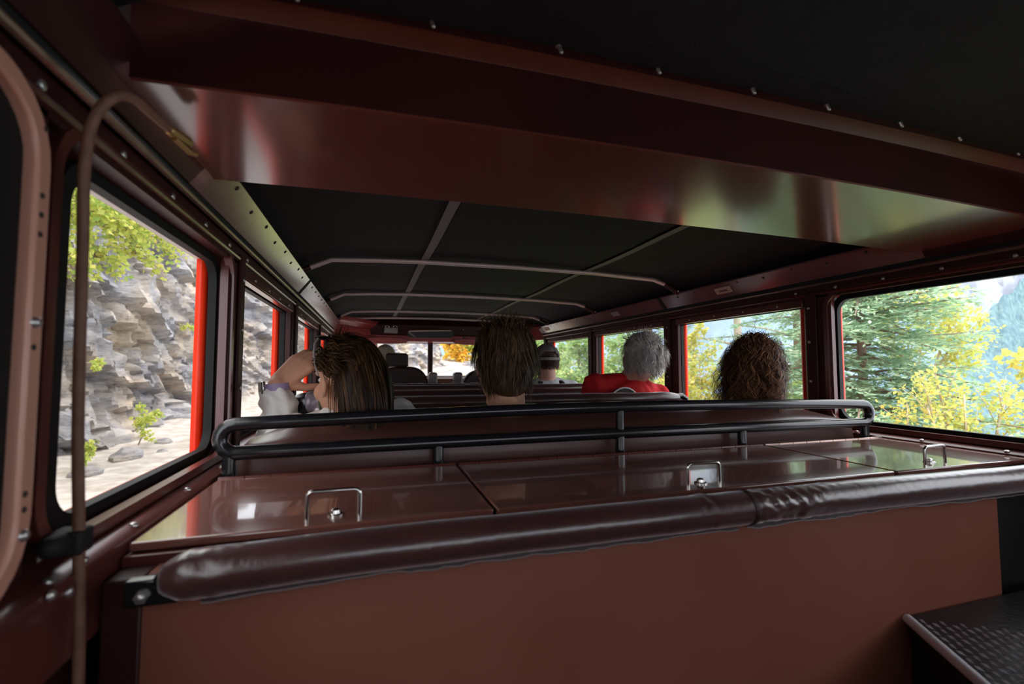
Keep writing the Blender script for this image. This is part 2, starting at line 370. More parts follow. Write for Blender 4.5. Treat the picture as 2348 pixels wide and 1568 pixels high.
# ------------------------------------------------------------------ bus shell
XC = 0.66
FLOOR = -1.2
ZB, ZT = -0.205, 0.268            # window opening
POSTS = [(-0.80, -0.30), (0.555, 0.620), (1.305, 1.41), (2.22, 2.34), (3.22, 3.34), (4.22, 4.34)]
CANVAS = [(-0.335, 0.415), (-0.25, 0.462), (-0.17, 0.492), (0.2, 0.504), (0.66, 0.508), (1.1, 0.504), (1.47, 0.490), (1.57, 0.46), (1.655, 0.415)]
def cz(x):
    for (a, za), (b, zb) in zip(CANVAS, CANVAS[1:]):
        if a <= x <= b: return za + (zb - za) * (x - a) / (b - a)
    return CANVAS[0][1]

fl = MB(); fl.box(-0.43, 1.75, -0.8, 5.0, FLOOR - 0.06, FLOOR)
tag(build('floor', fl, mat('floor_rubber', (0.03, 0.026, 0.025, 1), 0.8, bump=0.2, bscale=80)), 'dark ribbed floor of the bus', kind='structure')

def side(sg, nm):
    X = lambda d: XC + sg * d
    def bx(mb, d0, d1, y0, y1, z0, z1):
        a, b = sorted((X(d0), X(d1))); return mb.box(a, b, y0, y1, z0, z1)
    def pr(mb, prof, y0, y1): return mb.prism_y([(X(d), z) for d, z in prof], y0, y1)
    w = empty('wall_' + nm, (X(1.005), 2.0, FLOOR), kind='structure')
    lo = MB(); bx(lo, 1.005, 1.06, -0.8, 4.34, FLOOR, -0.235); build('lower_panel', lo, M['dark_maroon'], w)
    lr = MB(); bx(lr, 1.06, 1.10, -0.8, 4.34, -2.0 + 0.3, -0.215); build('outer_lower_panel', lr, M['red'], w)
    sl = MB(); pr(sl, [(1.058, ZB - 0.005), (1.03, ZB - 0.012), (1.008, ZB - 0.018), (0.985, ZB - 0.022), (0.976, ZB - 0.027), (0.974, ZB - 0.036), (0.974, -0.32), (1.058, -0.32)], -0.8, 4.34)
    build('sill', sl, M['maroon'], w, angle=25)
    hd = MB(); pr(hd, [(1.005, ZT + 0.005), (1.005, 0.345), (1.06, 0.40), (1.06, ZT + 0.005)], -0.8, 4.34); build('header', hd, M['dark_maroon'], w)
    bd = MB(); bd.tube([(X(1.004), -0.8, 0.288), (X(1.004), 4.34, 0.288)], 0.006, 8); build('header_bead', bd, M['maroon'], w)
    ro = MB(); bx(ro, 1.06, 1.078, -0.8, 4.34, ZT + 0.010, 0.40); build('outer_roof_edge', ro, M['red'], w)
    gt = MB(); bx(gt, 1.078, 1.090, -0.8, 4.34, ZT + 0.004, ZT + 0.02); build('gutter', gt, M['white_paint'], w)
    rs = MB(); rs.add([(X(d), y, z) for y in (-0.8, 4.4) for d, z in ((1.10, 0.40), (1.0, 0.46), (0.9, 0.53))], [(0, 1, 4, 3), (1, 2, 5, 4)]); build('roof_skin', rs, M['black'], w)
    for k, (y0, y1) in enumerate(POSTS):
        p = MB(); bx(p, 1.005, 1.06, y0, y1, ZB - 0.02, ZT + 0.02)
        po = build('post', p, M['dark_maroon'], w, bevel=0.008)
        if k >= 2:
            c = MB(); bx(c, 0.997, 1.006, y0 + 0.045, y1 - 0.012, ZB - 0.01, 0.30); build('post_cover', c, M['dark_maroon'], po, bevel=0.006)
            ch = MB(); bx(ch, 1.012, 1.03, y0 - 0.007, y0 + 0.001, ZB, ZT + 0.01); build('window_channel', ch, M['maroon'] if k == 2 else M['dark_maroon'], po)
        q = MB(); bx(q, 1.062, 1.089, y0 + 0.002, y1 + 0.07 if k else y1, ZB - 0.04, ZT + 0.03); build('outer_post', q, M['red'], w, bevel=0.012)
        if k >= 2:
            for z in (0.235, 0.10, -0.055):
                s = MB(); s.disc((X(0.997), y0 + 0.075, z), (-sg, 0, 0), 0.0062, 0.003); build('screw', s, M['screw'], po)
    # glossy cove, bright trim and dark groove under the roof
    cv = MB(); pr(cv, [(0.992, 0.343), (0.945, 0.405), (0.947, 0.412), (1.02, 0.412), (1.02, 0.345)], 0.97, 4.36)
    c = build('cove', cv, M['cove'], w, angle=20)
    cv = MB(); pr(cv, [(0.992, 0.343), (0.945, 0.405), (0.947, 0.412), (1.02, 0.412), (1.02, 0.345)], -0.8, 0.97); build('shaded_rear_cove', cv, M['dark_maroon'], w, angle=20)  # same cove behind the beam, its shade put into a darker paint
    for k in range(22):
        y = 1.12 + 0.145 * k
        d, z = (0.953, 0.3945) if k % 2 == 0 or y > 2.2 else (0.958, 0.388)
        h = MB(); h.disc((X(d - 0.0005), y, z), (-sg * 0.78, 0, -0.62), 0.0058, 0.0022, 8); build('slot_screw', h, M['dark_screw'], c)
    jn = MB(); pr(jn, [(0.991, 0.340), (0.943, 0.404), (0.945, 0.41), (0.995, 0.345)], 2.28, 2.31); build('cove_joint', jn, M['black'], c)
    gr = MB(); bx(gr, 0.996, 1.02, -0.8, 4.36, 0.328, 0.345); build('groove', gr, M['black'], w)
    tr = MB(); tr.tube([(X(0.994), -0.8, 0.324), (X(0.994), 4.36, 0.322)], 0.0062, 8); build('trim_strip', tr, M['trim'], w)
    # header screws
    for k in range(6):
        y = 0.60 + 0.168 * k
        s = MB(); s.disc((X(1.0045), y, 0.303), (-sg, 0, 0), 0.0062, 0.003); build('screw', s, M['screw'], w)
    for y in (0.62, 0.80, 1.0, 1.2):
        s = MB(); s.disc((X(0.985), y, ZB - 0.0215), (-sg * 0.3, 0, 1), 0.0062, 0.003); build('screw', s, M['screw'], w)
    return w

def window(n, sg, y0, y1, z0, z1, fixed=False):
    X = lambda d: XC + sg * d
    w = empty('window_%d' % n, (X(1.045), (y0 + y1) / 2, z0), kind='structure')
    g = MB()
    t = (-0.009, 0.009)
    g.rrect_ring('x', X(1.045), y0 - 0.012, y1 + 0.012, z0 - 0.012, z1 + 0.012, 0.024 if fixed else 0.018, t, 0.07 if fixed else 0.03)
    build('gasket', g, M['rubber'], w)
    if fixed:
        b = MB(); b.rrect_ring('x', X(1.012), y0 - 0.085, y1 + 0.020, z0 - 0.016, z1 + 0.030, 0.016, (-0.008, 0.010), 0.075); build('inner_bead', b, M['maroon'], w)
        rv = MB(); bx0, bx1 = sorted((X(1.02), X(1.05))); rv.prism_dir([(X(1.006), y0 - 0.07, z0 - 0.01), (X(1.058), y0 - 0.07, z0 - 0.01), (X(1.058), y0 - 0.004, z0 - 0.01), (X(1.045), y0 - 0.004, z0 - 0.01)], (0, 0, z1 - z0 + 0.02)); build('reveal', rv, M['dark_maroon'], w)
    else:
        a, b_ = sorted((X(1.002), X(1.03)))
        r = MB(); r.box(a, b_, y0, y1, z1 - 0.004, z1 + 0.028); r2 = build('top_rail', r, M['maroon'], w, bevel=0.004)
        for k in range(4):
            s = MB(); s.disc((X(1.002), y0 + 0.12 + k * 0.19, z1 + 0.012), (-sg, 0, 0), 0.005, 0.003); build('screw', s, M['screw'], r2)
    p = MB(); p.add([(X(1.045), y0, z0), (X(1.045), y1, z0), (X(1.045), y1, z1), (X(1.045), y0, z1)], [(0, 1, 2, 3)])
    build('glass_pane', p, M['glass'], w)
    return w

side(-1, 'left'); side(1, 'right')
nwin = 1
for sg in (-1, 1):
    window(nwin, sg, 0.707 if sg < 0 else 0.695, 1.305, ZB, ZT, True); nwin += 1
    for a, b in ((1.41, 2.22), (2.34, 3.22), (3.34, 4.22)):
        window(nwin, sg, a, b, ZB + 0.01, ZT - 0.02); nwin += 1
    window(nwin, sg, -0.30, 0.575, ZB, ZT, True); nwin += 1

# inner frame of the rearward left window, coloured as if lit, close to the camera
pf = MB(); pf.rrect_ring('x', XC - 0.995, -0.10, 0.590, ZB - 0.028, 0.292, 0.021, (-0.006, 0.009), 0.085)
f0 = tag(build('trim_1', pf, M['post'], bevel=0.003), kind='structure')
pf = MB(); pf.rrect_ring('x', XC - 1.004, -0.10, 0.568, ZB - 0.006, 0.270, 0.036, (-0.004, 0.006), 0.055); build('inner_channel', pf, M['rubber'], f0)
for z in (0.245, 0.175, 0.155, 0.135, 0.02, -0.125, -0.14):
    s = MB(); s.disc((XC - 0.986, 0.577, z), (1, 0, 0), 0.0034, 0.0015, 8); build('screw_hole', s, M['dark_screw'], f0)
for z in (0.045, -0.165):
    s = MB(); s.disc((XC - 0.986, 0.577, z), (1, 0, 0), 0.0062, 0.005); build('screw', s, M['screw'], f0)
for y, z in ((0.63, -0.245), (0.655, -0.222), (0.60, -0.235)):
    s = MB(); s.disc((XC - 0.973, y, z), (1, 0, 0), 0.006, 0.004); build('screw', s, M['screw'], f0)

# unseen rear wall; window height set to light the partition, spare the ceiling
rw = empty('wall_rear', (XC, -0.8, FLOOR), kind='structure')
m_ = MB(); m_.box(-0.43, 1.75, -0.86, -0.8, FLOOR, -0.25); m_.box(-0.43, 1.75, -0.86, -0.8, 0.14, 0.53); m_.box(-0.43, -0.25, -0.86, -0.8, -0.25, 0.14); m_.box(1.57, 1.75, -0.86, -0.8, -0.25, 0.14)
build('panel', m_, M['dark_maroon'], rw)
wr = empty('window_%d' % nwin, (XC, -0.83, -0.25), kind='structure'); nwin += 1
p = MB(); p.add([(-0.25, -0.83, -0.25), (1.57, -0.83, -0.25), (1.57, -0.83, 0.14), (-0.25, -0.83, 0.14)], [(0, 1, 2, 3)]); build('glass_pane', p, M['glass'], wr)
p = MB(); p.rrect_ring('y', -0.83, -0.26, 1.58, -0.26, 0.15, 0.03, (-0.04, 0.04), 0.06); build('gasket', p, M['rubber'], wr)

# canvas roof
def sheet(name, y0, y1, dz, ny, sag):
    mb = MB(); xs = []
    for (a, _), (b, _) in zip(CANVAS, CANVAS[1:]):
        xs += [a + (b - a) * k / 4 for k in range(4)]
    xs.append(CANVAS[-1][0]); n = len(xs)
    for j in range(ny + 1):
        y = y0 + (y1 - y0) * j / ny
        for x in xs: mb.v.append(V((x, y, cz(x) + dz + 0.004 * noise.noise(V((x * 4, y * 4, 2))) + sag(y))))
    mb.f = [(j * n + i, j * n + i + 1, (j + 1) * n + i + 1, (j + 1) * n + i) for j in range(ny) for i in range(n - 1)]
    return build(name, mb, M['canvas'], angle=80, recalc=True)
BOWS = [2.12, 3.10, 4.07, 4.62]
cl = sheet('ceiling', 0.98, 4.96, 0.0, 60, lambda y: 0.004 * math.sin(y * 6))
tag(cl, 'black canvas roof stretched over the metal bows', kind='structure')
for x0, x1 in ((0.235, 0.195), (1.06, 1.04)):
    t = MB(); n = 40
    for j in range(n + 1):
        y = 1.0 + (4.85 - 1.0) * j / n; x = x0 + (x1 - x0) * j / n
        z = cz(x) + 0.004 * math.sin(y * 6) - 0.0065
        t.v += [V((x - 0.017, y, z)), V((x + 0.017, y, z))]
    t.f = [(2 * j, 2 * j + 1, 2 * j + 3, 2 * j + 2) for j in range(n)]
    build('seam_tape', t, M['tape'], cl)
c2 = sheet('ceiling', -0.86, 0.625, -0.004, 26, lambda y: 0.010 * math.cos(y * 3.2) - 0.006)
tag(c2, 'black canvas roof over the rear seats', kind='structure')
fd = MB(); fd.tube([(-0.1 + 1.4 * k / 20, 0.575 + 0.006 * math.sin(k), cz(0.66) - 0.012 + 0.002 * math.sin(k * 2.3)) for k in range(21)], 0.0035, 6); build('canvas_fold', fd, M['canvas'], c2)

# roof bows
ords = ['first', 'second', 'third', 'last']
for i, y in enumerate(BOWS):
    b = empty('roof_bow', (XC, y, 0.41), 'slim bright metal bow under the black canvas, %s ahead of the maroon crossmember' % ords[i], 'roof bow', 'metal bows holding up the canvas roof')
    pts = [(-0.318, y, 0.405), (-0.27, y, 0.430), (-0.18, y, 0.472)] + [(x, y, cz(x) - 0.016) for x in (0.0, 0.2, 0.45, 0.66, 0.9, 1.1, 1.3, 1.45)] + [(1.53, y, 0.452), (1.61, y, 0.41)]
    t = MB(); t.tube(pts[1:-1], 0.0105, 10); build('tube', t, M['bow'], b)
    for e in (pts[:2], pts[-2:]):
        t = MB(); d = (V(e[1]) - V(e[0])) * 0.1
        t.tube([V(e[0]), V(e[1]) + d * (1 if e is not pts else 1)] if e[0] == pts[0] else [V(e[0]) - d, V(e[1])], 0.013, 10); build('end_sleeve', t, M['dark_maroon'], b)
    for x in (-0.295, 1.60):
        s = MB(); s.disc((x, y - 0.014, 0.418), (0, -1, 0), 0.006, 0.004); build('screw', s, M['screw'], b)

# the broad glossy crossmember overhead
bm_ = empty('roof_crossmember', (XC, 0.84, 0.367), 'broad glossy maroon roof crossmember close overhead with bolted rear flange', 'roof beam', kind='thing')
xs = [-0.30 + 1.98 * k / 48 for k in range(49)]
tt = lambda x: 1 - ((x - 0.675) / 0.99) ** 2
def strip(prof, name, m, parent, closed=False):
    mb = MB(); n = None
    for x in xs:
        r = prof(x); n = len(r); mb.v += [V((x, y, z)) for y, z in r]
    for i in range(len(xs) - 1):
        for k in range(n if closed else n - 1):
            l = (k + 1) % n; mb.f.append((i * n + k, (i + 1) * n + k, (i + 1) * n + l, i * n + l))
    return build(name, mb, m, parent, angle=30)
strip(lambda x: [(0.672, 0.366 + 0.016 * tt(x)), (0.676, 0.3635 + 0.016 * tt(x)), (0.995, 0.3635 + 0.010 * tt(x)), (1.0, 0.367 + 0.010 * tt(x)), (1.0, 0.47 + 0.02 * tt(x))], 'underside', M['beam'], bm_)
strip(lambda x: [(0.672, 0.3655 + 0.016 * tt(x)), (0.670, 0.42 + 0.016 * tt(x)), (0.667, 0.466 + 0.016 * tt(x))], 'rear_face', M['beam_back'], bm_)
strip(lambda x: [(0.667, 0.464 + 0.016 * tt(x)), (0.662, 0.470 + 0.016 * tt(x)), (0.650, 0.478 + 0.016 * tt(x)), (0.643, 0.481 + 0.016 * tt(x))], 'flange_lip', M['flange'], bm_)
fs_ = strip(lambda x: [(0.645, 0.480 + 0.016 * tt(x)), (0.60, 0.484 + 0.016 * tt(x)), (0.598, 0.50 + 0.016 * tt(x))], 'bolting_strip', M['dark_maroon'], bm_)
for k in range(10):
    x = -0.30 + 0.185 * k + (0.01 if k % 2 else 0)
    s = MB(); z = 0.4815 + 0.016 * tt(x)
    s.disc((x, 0.623, z), (0, 0, -1), 0.0062, 0.004); s.caps((x, 0.623, z), (x + 0.004, 0.621, z - 0.012), 0.0035, 0.003, 8)
    build('bolt', s, M['screw'], fs_)
h = MB(); h.disc((-0.02, 0.657, 0.474 + 0.01), (0, -0.5, -0.85), 0.009, 0.002, 10); build('bolt_hole', h, M['dark_screw'], bm_)

# front end: header, corner frames, windscreen
wf = empty('wall_front', (XC, 4.95, FLOOR), kind='structure')
m_ = MB(); m_.prism_x([(4.90, 0.335), (4.86, 0.345), (4.84, 0.44), (4.90, 0.50), (5.02, 0.50), (5.02, 0.335)], -0.30, 1.62); build('header', m_, M['dark_maroon'], wf, bevel=0.006)
m_ = MB(); m_.prism_x([(4.92, 0.262), (4.885, 0.275), (4.885, 0.336), (5.02, 0.336), (5.02, 0.262)], -0.10, 1.42); build('lower_header', m_, M['red_in'], wf, bevel=0.004)  # lighter red puts a sunlit look into the lower band
m_ = MB(); m_.box(-0.05, 1.37, 4.80, 5.05, FLOOR, -0.115); build('dashboard', m_, M['dash'], wf, bevel=0.02)
m_ = MB(); m_.box(0.0, 1.32, 4.97, 5.02, -0.118, -0.098); build('windscreen_sill', m_, M['nosing'], wf)
for sg in (-1, 1):
    A = V((XC + sg * 1.03, 4.34, 0)); B = V((XC + sg * 0.64, 5.0, 0)); d = (B - A); L_ = d.length; d = d / L_; nrm = V((d.y, -d.x, 0))
    mid = (A + B) / 2
    m_ = MB()
    m_.obox(mid + V((0, 0, 0.335)), d * L_ / 2, nrm * 0.03, V((0, 0, 0.055))); build('corner_header', m_, M['red_in'], wf, bevel=0.01)
    m_ = MB(); m_.obox(mid + V((0, 0, (FLOOR - 0.16) / 2)), d * L_ / 2, nrm * 0.03, V((0, 0, (-0.16 - FLOOR) / 2))); build('corner_panel', m_, M['dark_maroon'], wf)
    m_ = MB(); m_.obox(B - d * 0.02 + V((0, 0, 0.06)), d * 0.025, nrm * 0.03, V((0, 0, 0.24))); build('corner_post', m_, M['red_in'], wf, bevel=0.006)
    m_ = MB(); m_.obox(mid + V((0, 0, 0.42)) - V((sg * 0.05, 0, 0)), d * L_ / 2, nrm * 0.05 + V((0, 0, 0.03)), V((0, 0, 0.02))); build('corner_cove', m_, M['red_in'], wf, bevel=0.008)
    w_ = empty('window_%d' % nwin, mid, kind='structure'); nwin += 1
    g = MB(); q = d * (L_ / 2)
    g.add([mid - q + V((0, 0, -0.16)), mid + q + V((0, 0, -0.16)), mid + q + V((0, 0, 0.28)), mid - q + V((0, 0, 0.28))], [(0, 1, 2, 3)]); build('glass_pane', g, M['glass'], w_)
for x0, x1 in ((0.03, 0.578), (0.612, 1.29)):
    w_ = empty('window_%d' % nwin, ((x0 + x1) / 2, 5.0, -0.1), kind='structure'); nwin += 1
    g = MB(); g.rrect_ring('y', 5.0, x0 - 0.012, x1 + 0.012, -0.11, 0.275, 0.018, (-0.012, 0.012), 0.02); build('gasket', g, M['rubber'], w_)
    g = MB(); g.add([(x0, 5.0, -0.1), (x1, 5.0, -0.1), (x1, 5.0, 0.27), (x0, 5.0, 0.27)], [(0, 1, 2, 3)]); build('glass_pane', g, M['glass'], w_)
m_ = MB(); m_.box(0.570, 0.620, 4.95, 5.02, -0.12, 0.28); build('centre_post', m_, M['dark_maroon'], wf, bevel=0.008)

# small fittings at the front
for x0, x1, lb in ((-0.24, 0.345, 'dusky red padded sun visor over the driver'), (0.825, 1.38, 'dusky red padded sun visor behind the short-haired man')):
    v_ = empty('sun_visor', ((x0 + x1) / 2, 4.84, 0.25), lb, 'sun visor', 'sun visors along the windscreen header')
    mb = MB(); n = 40; a = (x1 - x0) / 2; out = []
    for k in range(n):
        an = 2 * math.pi * k / n; c, s_ = math.cos(an), math.sin(an)
        out.append(((x0 + x1) / 2 + a * math.copysign(abs(c) ** 0.55, c), 4.83, 0.277 + 0.032 * math.copysign(abs(s_) ** 0.7, s_)))
    mb.prism_dir(out, (0, 0.022, 0)); build('pad', mb, M['red_in'], v_, bevel=0.006)
    mb = MB(); mb.tube([V(p) + V((0, 0.011, 0)) for p in out], 0.0045, 6, closed=True); build('edge_piping', mb, M['piping'], v_)
    mb = MB(); mb.tube([(x0 + 0.12, 4.85, 0.30), (x0 + 0.12, 4.88, 0.335)], 0.006, 8); build('pivot_rod', mb, M['screw'], v_)
rm = empty('driving_mirror', (0.585, 4.74, 0.33), 'wide rounded rear view mirror above the windscreen post', 'mirror')
def capsule_xz(xc, zc, hw, hh, y, n=12):
    out = []
    for c, st in ((xc + hw - hh, -90), (xc - hw + hh, 90)):
        out += [(c + hh * math.cos(math.radians(st + 180 * k / n)), y, zc + hh * math.sin(math.radians(st + 180 * k / n))) for k in range(n + 1)]
    return out
mb = MB(); mb.prism_dir([(x, y - 0.033 - (x - 0.565) * 0.13, z) for x, y, z in capsule_xz(0.565, 0.345, 0.235, 0.042, 4.735)], (0.0, 0.03, 0.0)); build('housing', mb, M['black'], rm, bevel=0.004)
mb = MB(); o_ = capsule_xz(0.565, 0.345, 0.228, 0.037, 4.732); mb.add([(x, y - 0.035 - (x - 0.565) * 0.13 + (z - 0.345) * 0.05, z) for x, y, z in o_], [tuple(range(len(o_)))]); build('mirror_face', mb, M['mirror'], rm)
mb = MB(); mb.tube([(0.58, 4.72, 0.36), (0.585, 4.85, 0.40)], 0.009, 8); build('stem', mb, M['black_metal'], rm)
pl = empty('notice_plate', (0.175, 4.82, 0.355), 'blank pale grey plate hanging from two clips on the front header', 'plate')
mb = MB(); mb.obox((0.175, 4.822, 0.378), (0.068, 0, -0.002), (0, 0.004, 0), (0.002, 0, 0.027)); build('plate', mb, M['plastic_grey'], pl, bevel=0.003)
for x in (0.135, 0.215):
    mb = MB(); mb.tube([(x + 0.018 * math.cos(a * 0.7), 4.825, 0.418 + 0.011 * math.sin(a * 0.7)) for a in range(9)], 0.005, 6, closed=True); build('clip', mb, M['chrome'], pl)
mb = MB(); mb.tube([(0.905 + 0.02 * math.cos(a * 0.7), 4.825, 0.405 + 0.011 * math.sin(a * 0.7)) for a in range(9)], 0.005, 6, closed=True)
tag(build('roof_latch_clip', mb, M['chrome']), 'small bright latch clip on the front header close to the short-haired man', 'clip')

# stickers on the right cove (lettering too small to read in the photograph: ruled bars)
for y, w_, h_, mm, lb in ((1.80, 0.052, 0.017, 'sticker', 'pale notice sticker with dark print on the cove above the curly-haired woman'),
                          (2.83, 0.050, 0.017, 'plastic_grey', 'faded grey sticker on the cove above the silver-haired man'),
                          (4.15, 0.050, 0.018, 'sticker_red', 'small orange sticker on the red end of the cove by the short-haired man')):
    up = V((0.047, 0, -0.062)).normalized(); n = V((-0.80, 0, -0.60)).normalized(); c = V((XC + 0.9665, y, 0.375)) + n * 0.0025
    st = empty('notice_sticker', c, lb, 'sticker', 'stickers along the cove')
    mb = MB(); mb.obox(c, (0, w_, 0), n * 0.0008, up * h_); build('backing', mb, M[mm], st)
    if mm != 'plastic_grey':
        for k, (a, b, t_) in enumerate(((-0.7, 0.7, 0.35), (-0.45, 0.55, -0.05), (-0.5, 0.4, -0.2), (-0.7, 0.6, -0.55))):
            mb = MB(); mb.obox(c + n * 0.0012 - up * h_ * t_ + V((0, w_ * (a + b) / 2, 0)), (0, w_ * (b - a) / 2, 0), n * 0.0003, up * h_ * (0.12 if k in (1, 2) else 0.05)); build('print_line', mb, M['ink'] if k in (1, 2) else M['piping'], st)

# the tan pull cord by the left post
cd = empty('pull_cord', (-0.31, 0.65, -0.9), 'tan rubber cord hanging down beside the tan window frame', 'cord')
pts = [(-0.300, 0.63, -0.9), (-0.304, 0.64, -0.6), (-0.309, 0.648, -0.36), (-0.316, 0.650, -0.20), (-0.322, 0.650, -0.08), (-0.325, 0.650, 0.03), (-0.322, 0.64, 0.14), (-0.318, 0.628, 0.20), (-0.314, 0.622, 0.25), (-0.308, 0.620, 0.282), (-0.297, 0.621, 0.305), (-0.288, 0.628, 0.318), (-0.281, 0.645, 0.324), (-0.278, 0.675, 0.325), (-0.275, 0.715, 0.328), (-0.272, 0.74, 0.332)]
sp = []
for i in range(len(pts) - 1):
    p0, p1, p2, p3 = (V(pts[max(0, min(len(pts) - 1, i + k))]) for k in (-1, 0, 1, 2))
    for k in range(4):
        t = k / 4; sp.append(0.5 * ((2 * p1) + (p2 - p0) * t + (2 * p0 - 5 * p1 + 4 * p2 - p3) * t * t + (3 * p1 - p0 - 3 * p2 + p3) * t ** 3))
sp.append(V(pts[-1]))
mb = MB(); mb.tube(sp, 0.0058, 10); build('cord', mb, M['cord'], cd)
mb = MB(); mb.caps((-0.274, 0.725, 0.328), (-0.268, 0.765, 0.331), 0.007, 0.009, 8); mb.tube([(-0.272, 0.735, 0.322), (-0.264, 0.77, 0.318), (-0.262, 0.785, 0.323)], 0.004, 8); build('hook', mb, M['brass'], cd)
mb = MB(); mb.obox((-0.326, 0.655, -0.198), (0.016, 0, 0), (0, 0.014, 0), (0, 0, 0.014)); mb.caps((-0.33, 0.628, -0.195), (-0.33, 0.655, -0.195), 0.012, 0.012); build('cord_clip', mb, M['black'], cd, bevel=0.004)

# chequered step by the partition at lower right
st = empty('boarding_step', (1.2, 0.5, FLOOR), 'black chequer-plate step with a worn pale nosing against the partition', 'step')
c0, c1, c2_, c3 = V((1.053, 0.683, -0.51)), V((0.80, 0.25, -0.51)), V((1.60, 0.25, -0.51)), V((1.60, 0.683, -0.51))
mb = MB(); mb.prism_dir([c0 - V((0, 0, 0.03)), c1 - V((0, 0, 0.03)), c2_ - V((0, 0, 0.03)), c3 - V((0, 0, 0.03))], (0, 0, 0.03)); tp = build('tread', mb, M['tread'], st)
mb = MB(); dz = V((0, 0, FLOOR + 0.51)); mb.prism_dir([p + V((0.012, -0.0, -0.03)) for p in (c0, c1, c2_, c3)], dz + V((0.0, 0, 0.03))); build('riser', mb, M['black'], st)
mb = MB(); mb.tube([c0 + V((0.003, 0, -0.004)), c1 + V((0.003, 0, -0.004))], 0.0095, 10); build('nosing', mb, M['nosing'], st)
dn = (c1 - c0).normalized(); pn = V((-dn.y, dn.x, 0)); pn = pn if pn.x > 0 else -pn
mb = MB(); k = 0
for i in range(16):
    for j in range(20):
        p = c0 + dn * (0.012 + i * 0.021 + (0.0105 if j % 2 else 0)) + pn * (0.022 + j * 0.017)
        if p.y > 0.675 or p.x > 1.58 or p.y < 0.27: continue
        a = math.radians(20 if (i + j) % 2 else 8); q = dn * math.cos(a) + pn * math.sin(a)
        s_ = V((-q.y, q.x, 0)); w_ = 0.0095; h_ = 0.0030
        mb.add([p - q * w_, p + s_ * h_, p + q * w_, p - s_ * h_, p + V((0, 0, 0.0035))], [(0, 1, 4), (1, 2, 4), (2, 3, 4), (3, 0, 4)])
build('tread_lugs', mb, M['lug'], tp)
# ------------------------------------------------------------------ luggage locker, padded rail, guard rail
lk = empty('luggage_locker', (0.66, 0.92, FLOOR), 'maroon luggage locker with three glossy hinged lids and a plain brown rear panel', 'locker')
mb = MB(); mb.box(-0.312, 1.632, 0.735, 1.172, -0.40, -0.249); build('body', mb, M['maroon'], lk, bevel=0.003)
mb = MB(); mb.box(-0.268, 1.372, 0.690, 0.700, FLOOR, -0.262); mb.box(-0.268, 1.372, 0.690, 0.736, -0.272, -0.262); pp = build('rear_panel', mb, M['partition'], lk)
mb = MB(); mb.box(1.372, 1.632, 0.728, 0.74, FLOOR, -0.262); build('recess_shade_panel', mb, M['black'], lk)  # black sheet painting the darkness of an open recess
mb = MB(); mb.box(-0.312, -0.268, 0.69, 0.735, FLOOR, -0.262); build('corner_stile', mb, M['dark_maroon'], lk, bevel=0.004)
for (x0, x1, hx, latch) in ((-0.308, 0.196, (-0.092, -0.016), (-0.053, 0.79)), (0.203, 1.134, (0.594, 0.669), (0.640, 0.785)), (1.141, 1.634, (1.266, 1.336), (1.322, 0.79))):
    mb = MB(); mb.box(x0, x1, 0.745, 1.108, -0.2475, -0.2350); ld = build('lid', mb, M['lid'], lk, bevel=0.003)
    hy, z0, zt = 0.765, -0.2355, -0.190
    pts = [(hx[0], hy, z0), (hx[0], hy, zt - 0.008)] + [(hx[0] + 0.008 - 0.008 * math.cos(a), hy, zt - 0.008 + 0.008 * math.sin(a)) for a in (0.4, 0.8, 1.2)] + [(hx[0] + 0.010, hy, zt), (hx[1] - 0.010, hy, zt)] + [(hx[1] - 0.008 + 0.008 * math.sin(a), hy, zt - 0.008 + 0.008 * math.cos(a)) for a in (0.4, 0.8, 1.2)] + [(hx[1], hy, zt - 0.008), (hx[1], hy, z0)]
    mb = MB(); mb.tube(pts, 0.0034, 10); build('handle', mb, M['chrome'], ld)
    mb = MB(); mb.tube([(latch[0], latch[1], -0.2352), (latch[0], latch[1], -0.2325), (latch[0], latch[1], -0.2315), (latch[0], latch[1], -0.2265), (latch[0], latch[1], -0.2245)], [0.0125, 0.0125, 0.008, 0.007, 0.004], 16); build('lock', mb, M['chrome'], ld)
    mb = MB(); n = max(2, int((x1 - x0) / 0.05))
    for k in range(n):
        a, b = x0 + (x1 - x0) * k / n + 0.001, x0 + (x1 - x0) * (k + 1) / n - 0.001
        mb.tube([(a, 1.112, -0.2355), (b, 1.112, -0.2355)], 0.0042, 8)
    build('piano_hinge', mb, M['trim'] if x0 > 1 else M['maroon'], ld)

pr_ = empty('padded_grab_rail', (0.57, 0.663, -0.25), 'fat brown leather-wrapped grab rail with wrinkled seam along the locker edge', 'padded rail')
def zc(x): return -0.247 - 0.008 * max(0, (0.1 - x) / 0.35) ** 2 - 0.006 * max(0, (x - 0.9) / 0.7)
def sleeve(x0, x1, seed, fold, endL):
    mb = MB(); n = int((x1 - x0) / 0.006); P, R_ = [], []
    for i in range(n + 1):
        x = x0 + (x1 - x0) * i / n
        e = min(1, (i / 5) if endL else 1); r = 0.0285 * (0.55 + 0.45 * math.sin(e * math.pi / 2)) * (1 + 0.04 * noise.noise(V((x * 7, seed, 0))))
        P.append((x, 0.663, zc(x))); R_.append(r)
    def wob(i, k):
        x = x0 + (x1 - x0) * i / n; a = 2 * math.pi * k / 28
        f = fold(x)
        d = 1 + 0.015 * noise.noise(V((x * 9, math.cos(a) * 1.5, math.sin(a) * 1.5 + seed)))
        d += f * 0.17 * noise.noise(V((x * 75 + 9 * math.sin(a + 1.0), math.cos(a) * 1.6, math.sin(a) * 1.6 + seed)))
        d -= f * 0.09 * abs(noise.noise(V((x * 140 + 14 * math.sin(a), math.cos(a) * 2, seed))))
        return d
    mb.tube(P, R_, 28, wob=wob)
    return mb
